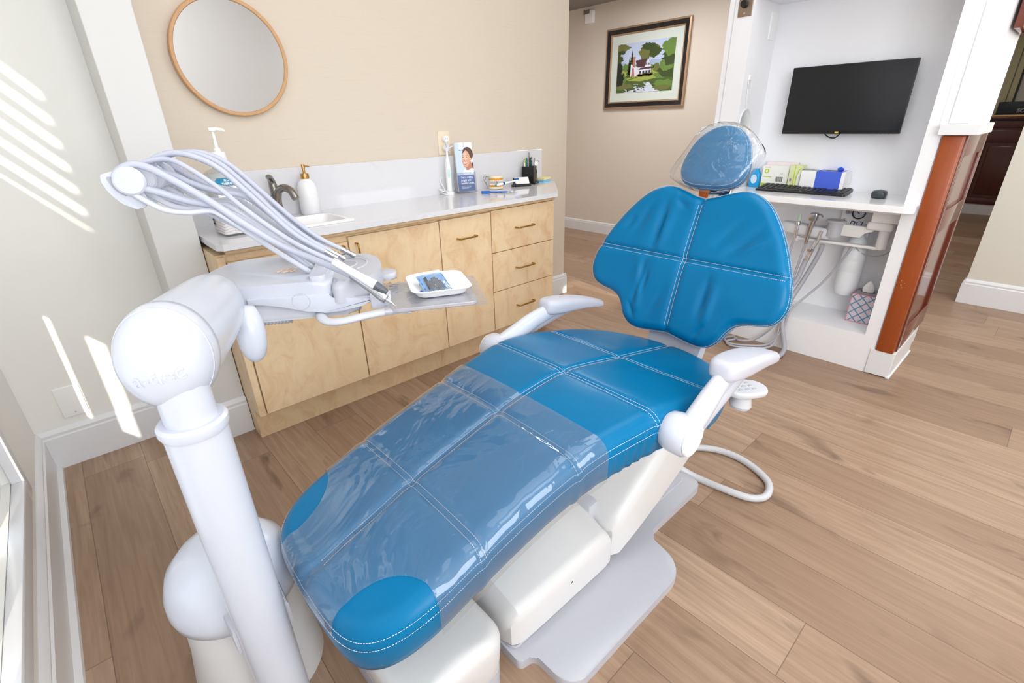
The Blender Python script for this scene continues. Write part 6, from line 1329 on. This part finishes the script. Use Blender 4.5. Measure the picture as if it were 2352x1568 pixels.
b = BM(); text(b, 'DCI', PMx @ Matrix.Translation((-0.022, -0.028, 0.0003)), 0.034, 0.0006, 'LEFT', 0.0003, 0.25); obj('lettering', b, mat('navy_lettering', (40, 52, 120), 0.5), o, 0)
for nm, x_, y_, r_ in (('toggle', -0.045, -0.005, 0.010), ('toggle', 0.062, -0.012, 0.010), ('control_knob', -0.036, 0.038, 0.013), ('control_knob', 0.066, 0.066, 0.006)):
    obj(nm, lathe(BM(), [(0, 0), (r_, 0), (r_*0.9, 0.008), (r_*0.5, 0.01), (r_*0.4, 0.02), (0, 0.021)], PMx @ Matrix.Translation((x_, y_, 0)), 20), M_CHROME if nm == 'toggle' else M_HOSE2, o)
o = thing('water_bottle', 'translucent white water bottle hanging under the control panel', 'bottle', (3.01, 0.655, 0.45)); T = Matrix.Translation((3.015, 0.655, 0.306))
b = BM(); lathe(b, [(0, 0.022), (0.012, 0.016), (0.03, 0.001), (0.04, 0.004), (0.052, 0.03), (0.054, 0.06), (0.054, 0.13), (0.0535, 0.132), (0.054, 0.134), (0.054, 0.19), (0.0535, 0.192), (0.054, 0.194), (0.054, 0.22), (0.05, 0.255), (0.036, 0.30), (0.02, 0.325), (0.018, 0.335), (0, 0.335)], T, 40); obj('bottle', b, mat('translucent_white_plastic', (236, 240, 244), 0.3, noise_amt=0.01), o, 40)
b = BM(); cyl(b, (3.015, 0.655, 0.632), (3.015, 0.655, 0.662), 0.024, None, 24); obj('cap', b, M_GREYP, o)
# tissue box
o = thing('tissue_box', 'teal and pink lattice tissue box on the niche ledge', 'tissue box', (2.99, 0.54, 0.192))
def lattice_mat():
    s = NT('lattice_print'); tc = s.n('TexCoord').outputs['Object']; sep = s.n('SeparateXYZ'); s.l(tc, sep.inputs[0])
    h_ = s.math('ADD', sep.outputs[0], sep.outputs[1]); a = s.math('ADD', h_, sep.outputs[2]); c = s.math('SUBTRACT', h_, sep.outputs[2])
    w_ = lambda v: s.math('ABSOLUTE', s.math('SINE', s.math('MULTIPLY', v, 70.0)))
    m = s.math('MINIMUM', w_(a), w_(c)); nz = s.noise(tc, 60, 3)
    f = s.math('LESS_THAN', s.math('ADD', m, s.math('MULTIPLY', s.math('SUBTRACT', nz, 0.5), 0.4)), 0.28)
    col = s.mix(nz, lin((226, 198, 210)), lin((214, 206, 222))); teal = s.mix(nz, lin((120, 182, 196)), lin((20, 104, 136)))
    s.l(s.mix(f, col, teal), s.b.inputs['Base Color']); s.b.inputs['Roughness'].default_value = 0.45; return s.m
TB = (2.935, 3.055, 0.488, 0.60, 0.1925, 0.345)
obj('carton', box(BM(), *TB, 0.001, 1), lattice_mat(), o, 20)
b = BM(); x0, x1, y0, y1, z0, z1 = TB
for zz in (z0, z1-0.004): box(b, x0-0.001, x1+0.001, y0-0.001, y1+0.001, zz, zz+0.004)
for xx, yy in ((x0, y0), (x0, y1-0.003)): box(b, xx-0.001, xx+0.003, yy, yy+0.003, z0, z1)
obj('pink_edge', b, mat('pink_edge', (226, 150, 162), 0.5), o, 0); obj('top', box(BM(), x0+0.003, x1-0.003, y0+0.003, y1-0.003, z1, z1+0.0012), mat('mauve_top', (158, 150, 160), 0.5, noise_amt=0.3, noise_scale=60), o, 0)
b = BM(); prism(b, ell(0, 0, 0.032, 0.02), 0, 0.0008, frame((2.995, 0.545, z1+0.0012), (0, -1, 0), (1, 0, 0))); obj('opening', b, M_INK, o, 0)
b = BM(); n_ = 28; base_ = [(0.024*math.cos(2*PI*i/n_), 0.015*math.sin(2*PI*i/n_)) for i in range(n_)]; secs = []
r_ = random.Random(11); ph = [r_.uniform(0.7, 1.25) for _ in range(n_)]
for zq, sc_ in ((0, 1.0), (0.018, 1.12), (0.034, 0.85), (0.05, 0.45), (0.058, 0.12)): secs.append(([(x*sc_*(1+0.25*(ph[i]-1)*zq*40*0.5), y*sc_*ph[i]) for i, (x, y) in enumerate(base_)], zq))
loft(b, secs, frame((2.995, 0.548, z1+0.0014), (0, -1, 0), (1, 0, 0))); tag(obj('tissue', b, mat('tissue_paper', (250, 250, 252), 0.8, noise_amt=0.01), None, 60), 'white tissue pulled up out of the lattice tissue box', 'tissue')
# ================================================================ reception seen past the partition
o = thing('reception_desk', 'dark cherry panelled reception desk far down the passage', 'desk', (8.6, 0.7, 0))
XD = 8.56
b = BM(); box(b, XD, 8.66, 0.3, 1.6, 0.125, 1.09)
for (y0, y1, z0, z1) in ((0.3, 1.6, 0.125, 0.20), (0.3, 1.6, 0.84, 0.98), (0.3, 0.42, 0.2, 0.84), (0.83, 0.93, 0.2, 0.84)): box(b, XD-0.025, XD, y0, y1, z0, z1, 0.006)
box(b, XD-0.012, XD, 0.46, 0.79, 0.24, 0.80, 0.01); box(b, XD-0.012, XD, 0.97, 1.5, 0.24, 0.80, 0.01); box(b, XD-0.02, XD, 0.3, 1.6, 1.0, 1.08, 0.008)
obj('front', b, M_DARKWOOD, o); obj('top', box(BM(), XD-0.06, 8.66, 0.29, 1.6, 1.09, 1.13, 0.01), M_DARKWOOD, o)
obj('gilt_edge', box(BM(), XD-0.064, XD-0.058, 0.29, 1.6, 1.128, 1.142), M_GOLD, o); obj('plinth', box(BM(), XD-0.01, 8.66, 0.3, 1.6, 0, 0.125), M_WTRIM, o)
o = thing('black_display_case', 'black box with pale letters on the far reception desk', 'box', (8.6, 0.7, 1.145)); obj('case', box(BM(), 8.545, 8.65, 0.50, 0.835, 1.1425, 1.28, 0.003), M_INK, o)
b = BM(); text(b, 'SCAN', FX(8.5445, 0.66, 1.165), 0.06, 0.001, 'LEFT', 0.002); obj('lettering', b, M_HOSE2, o, 0)
o = thing('window_frame_far', 'pale window frame behind the far reception desk', 'frame', (8.69, 0.7, 1.15))
b = BM(); box(b, 8.665, 8.695, 0.80, 0.86, 1.145, 2.2, 0.004); box(b, 8.66, 8.695, 0.74, 0.79, 1.145, 2.2, 0.004); obj('jamb', b, mat('sage_cream_paint', (206, 202, 160), 0.5), o); obj('black_strip', box(BM(), 8.665, 8.695, 0.722, 0.738, 1.145, 2.2), M_INK, o)
# corner of a framed picture on the right wall
o = thing('wood_picture_frame', 'corner of a reddish glossy picture frame on the partition end', 'picture', (3.1, 0.335, 1.9))
MW = frame((3.04, YP0-0.001, 1.496), (1, 0, 0), (0, 0, 1))
b = BM()
for k_, (w0_, h0_) in enumerate(((0.0, 0.0), (0.014, 0.006), (0.028, 0.012))): pass
box(b, 0.0, 0.035, 0.0, 0.55, 0, 0.03, 0.004, 2, MW); box(b, 0.035, 0.38, 0.0, 0.035, 0, 0.03, 0.004, 2, MW); box(b, 0.345, 0.38, 0.035, 0.55, 0, 0.03, 0.004, 2, MW); box(b, 0.035, 0.345, 0.515, 0.55, 0, 0.03, 0.004, 2, MW)
obj('frame', b, M_GLOSSWOOD, o); obj('picture_board', box(BM(), 0.035, 0.345, 0.035, 0.515, 0, 0.012, M=MW), mat('muted_print', (190, 186, 176), 0.5, noise_amt=0.3, noise_scale=14), o, 0)
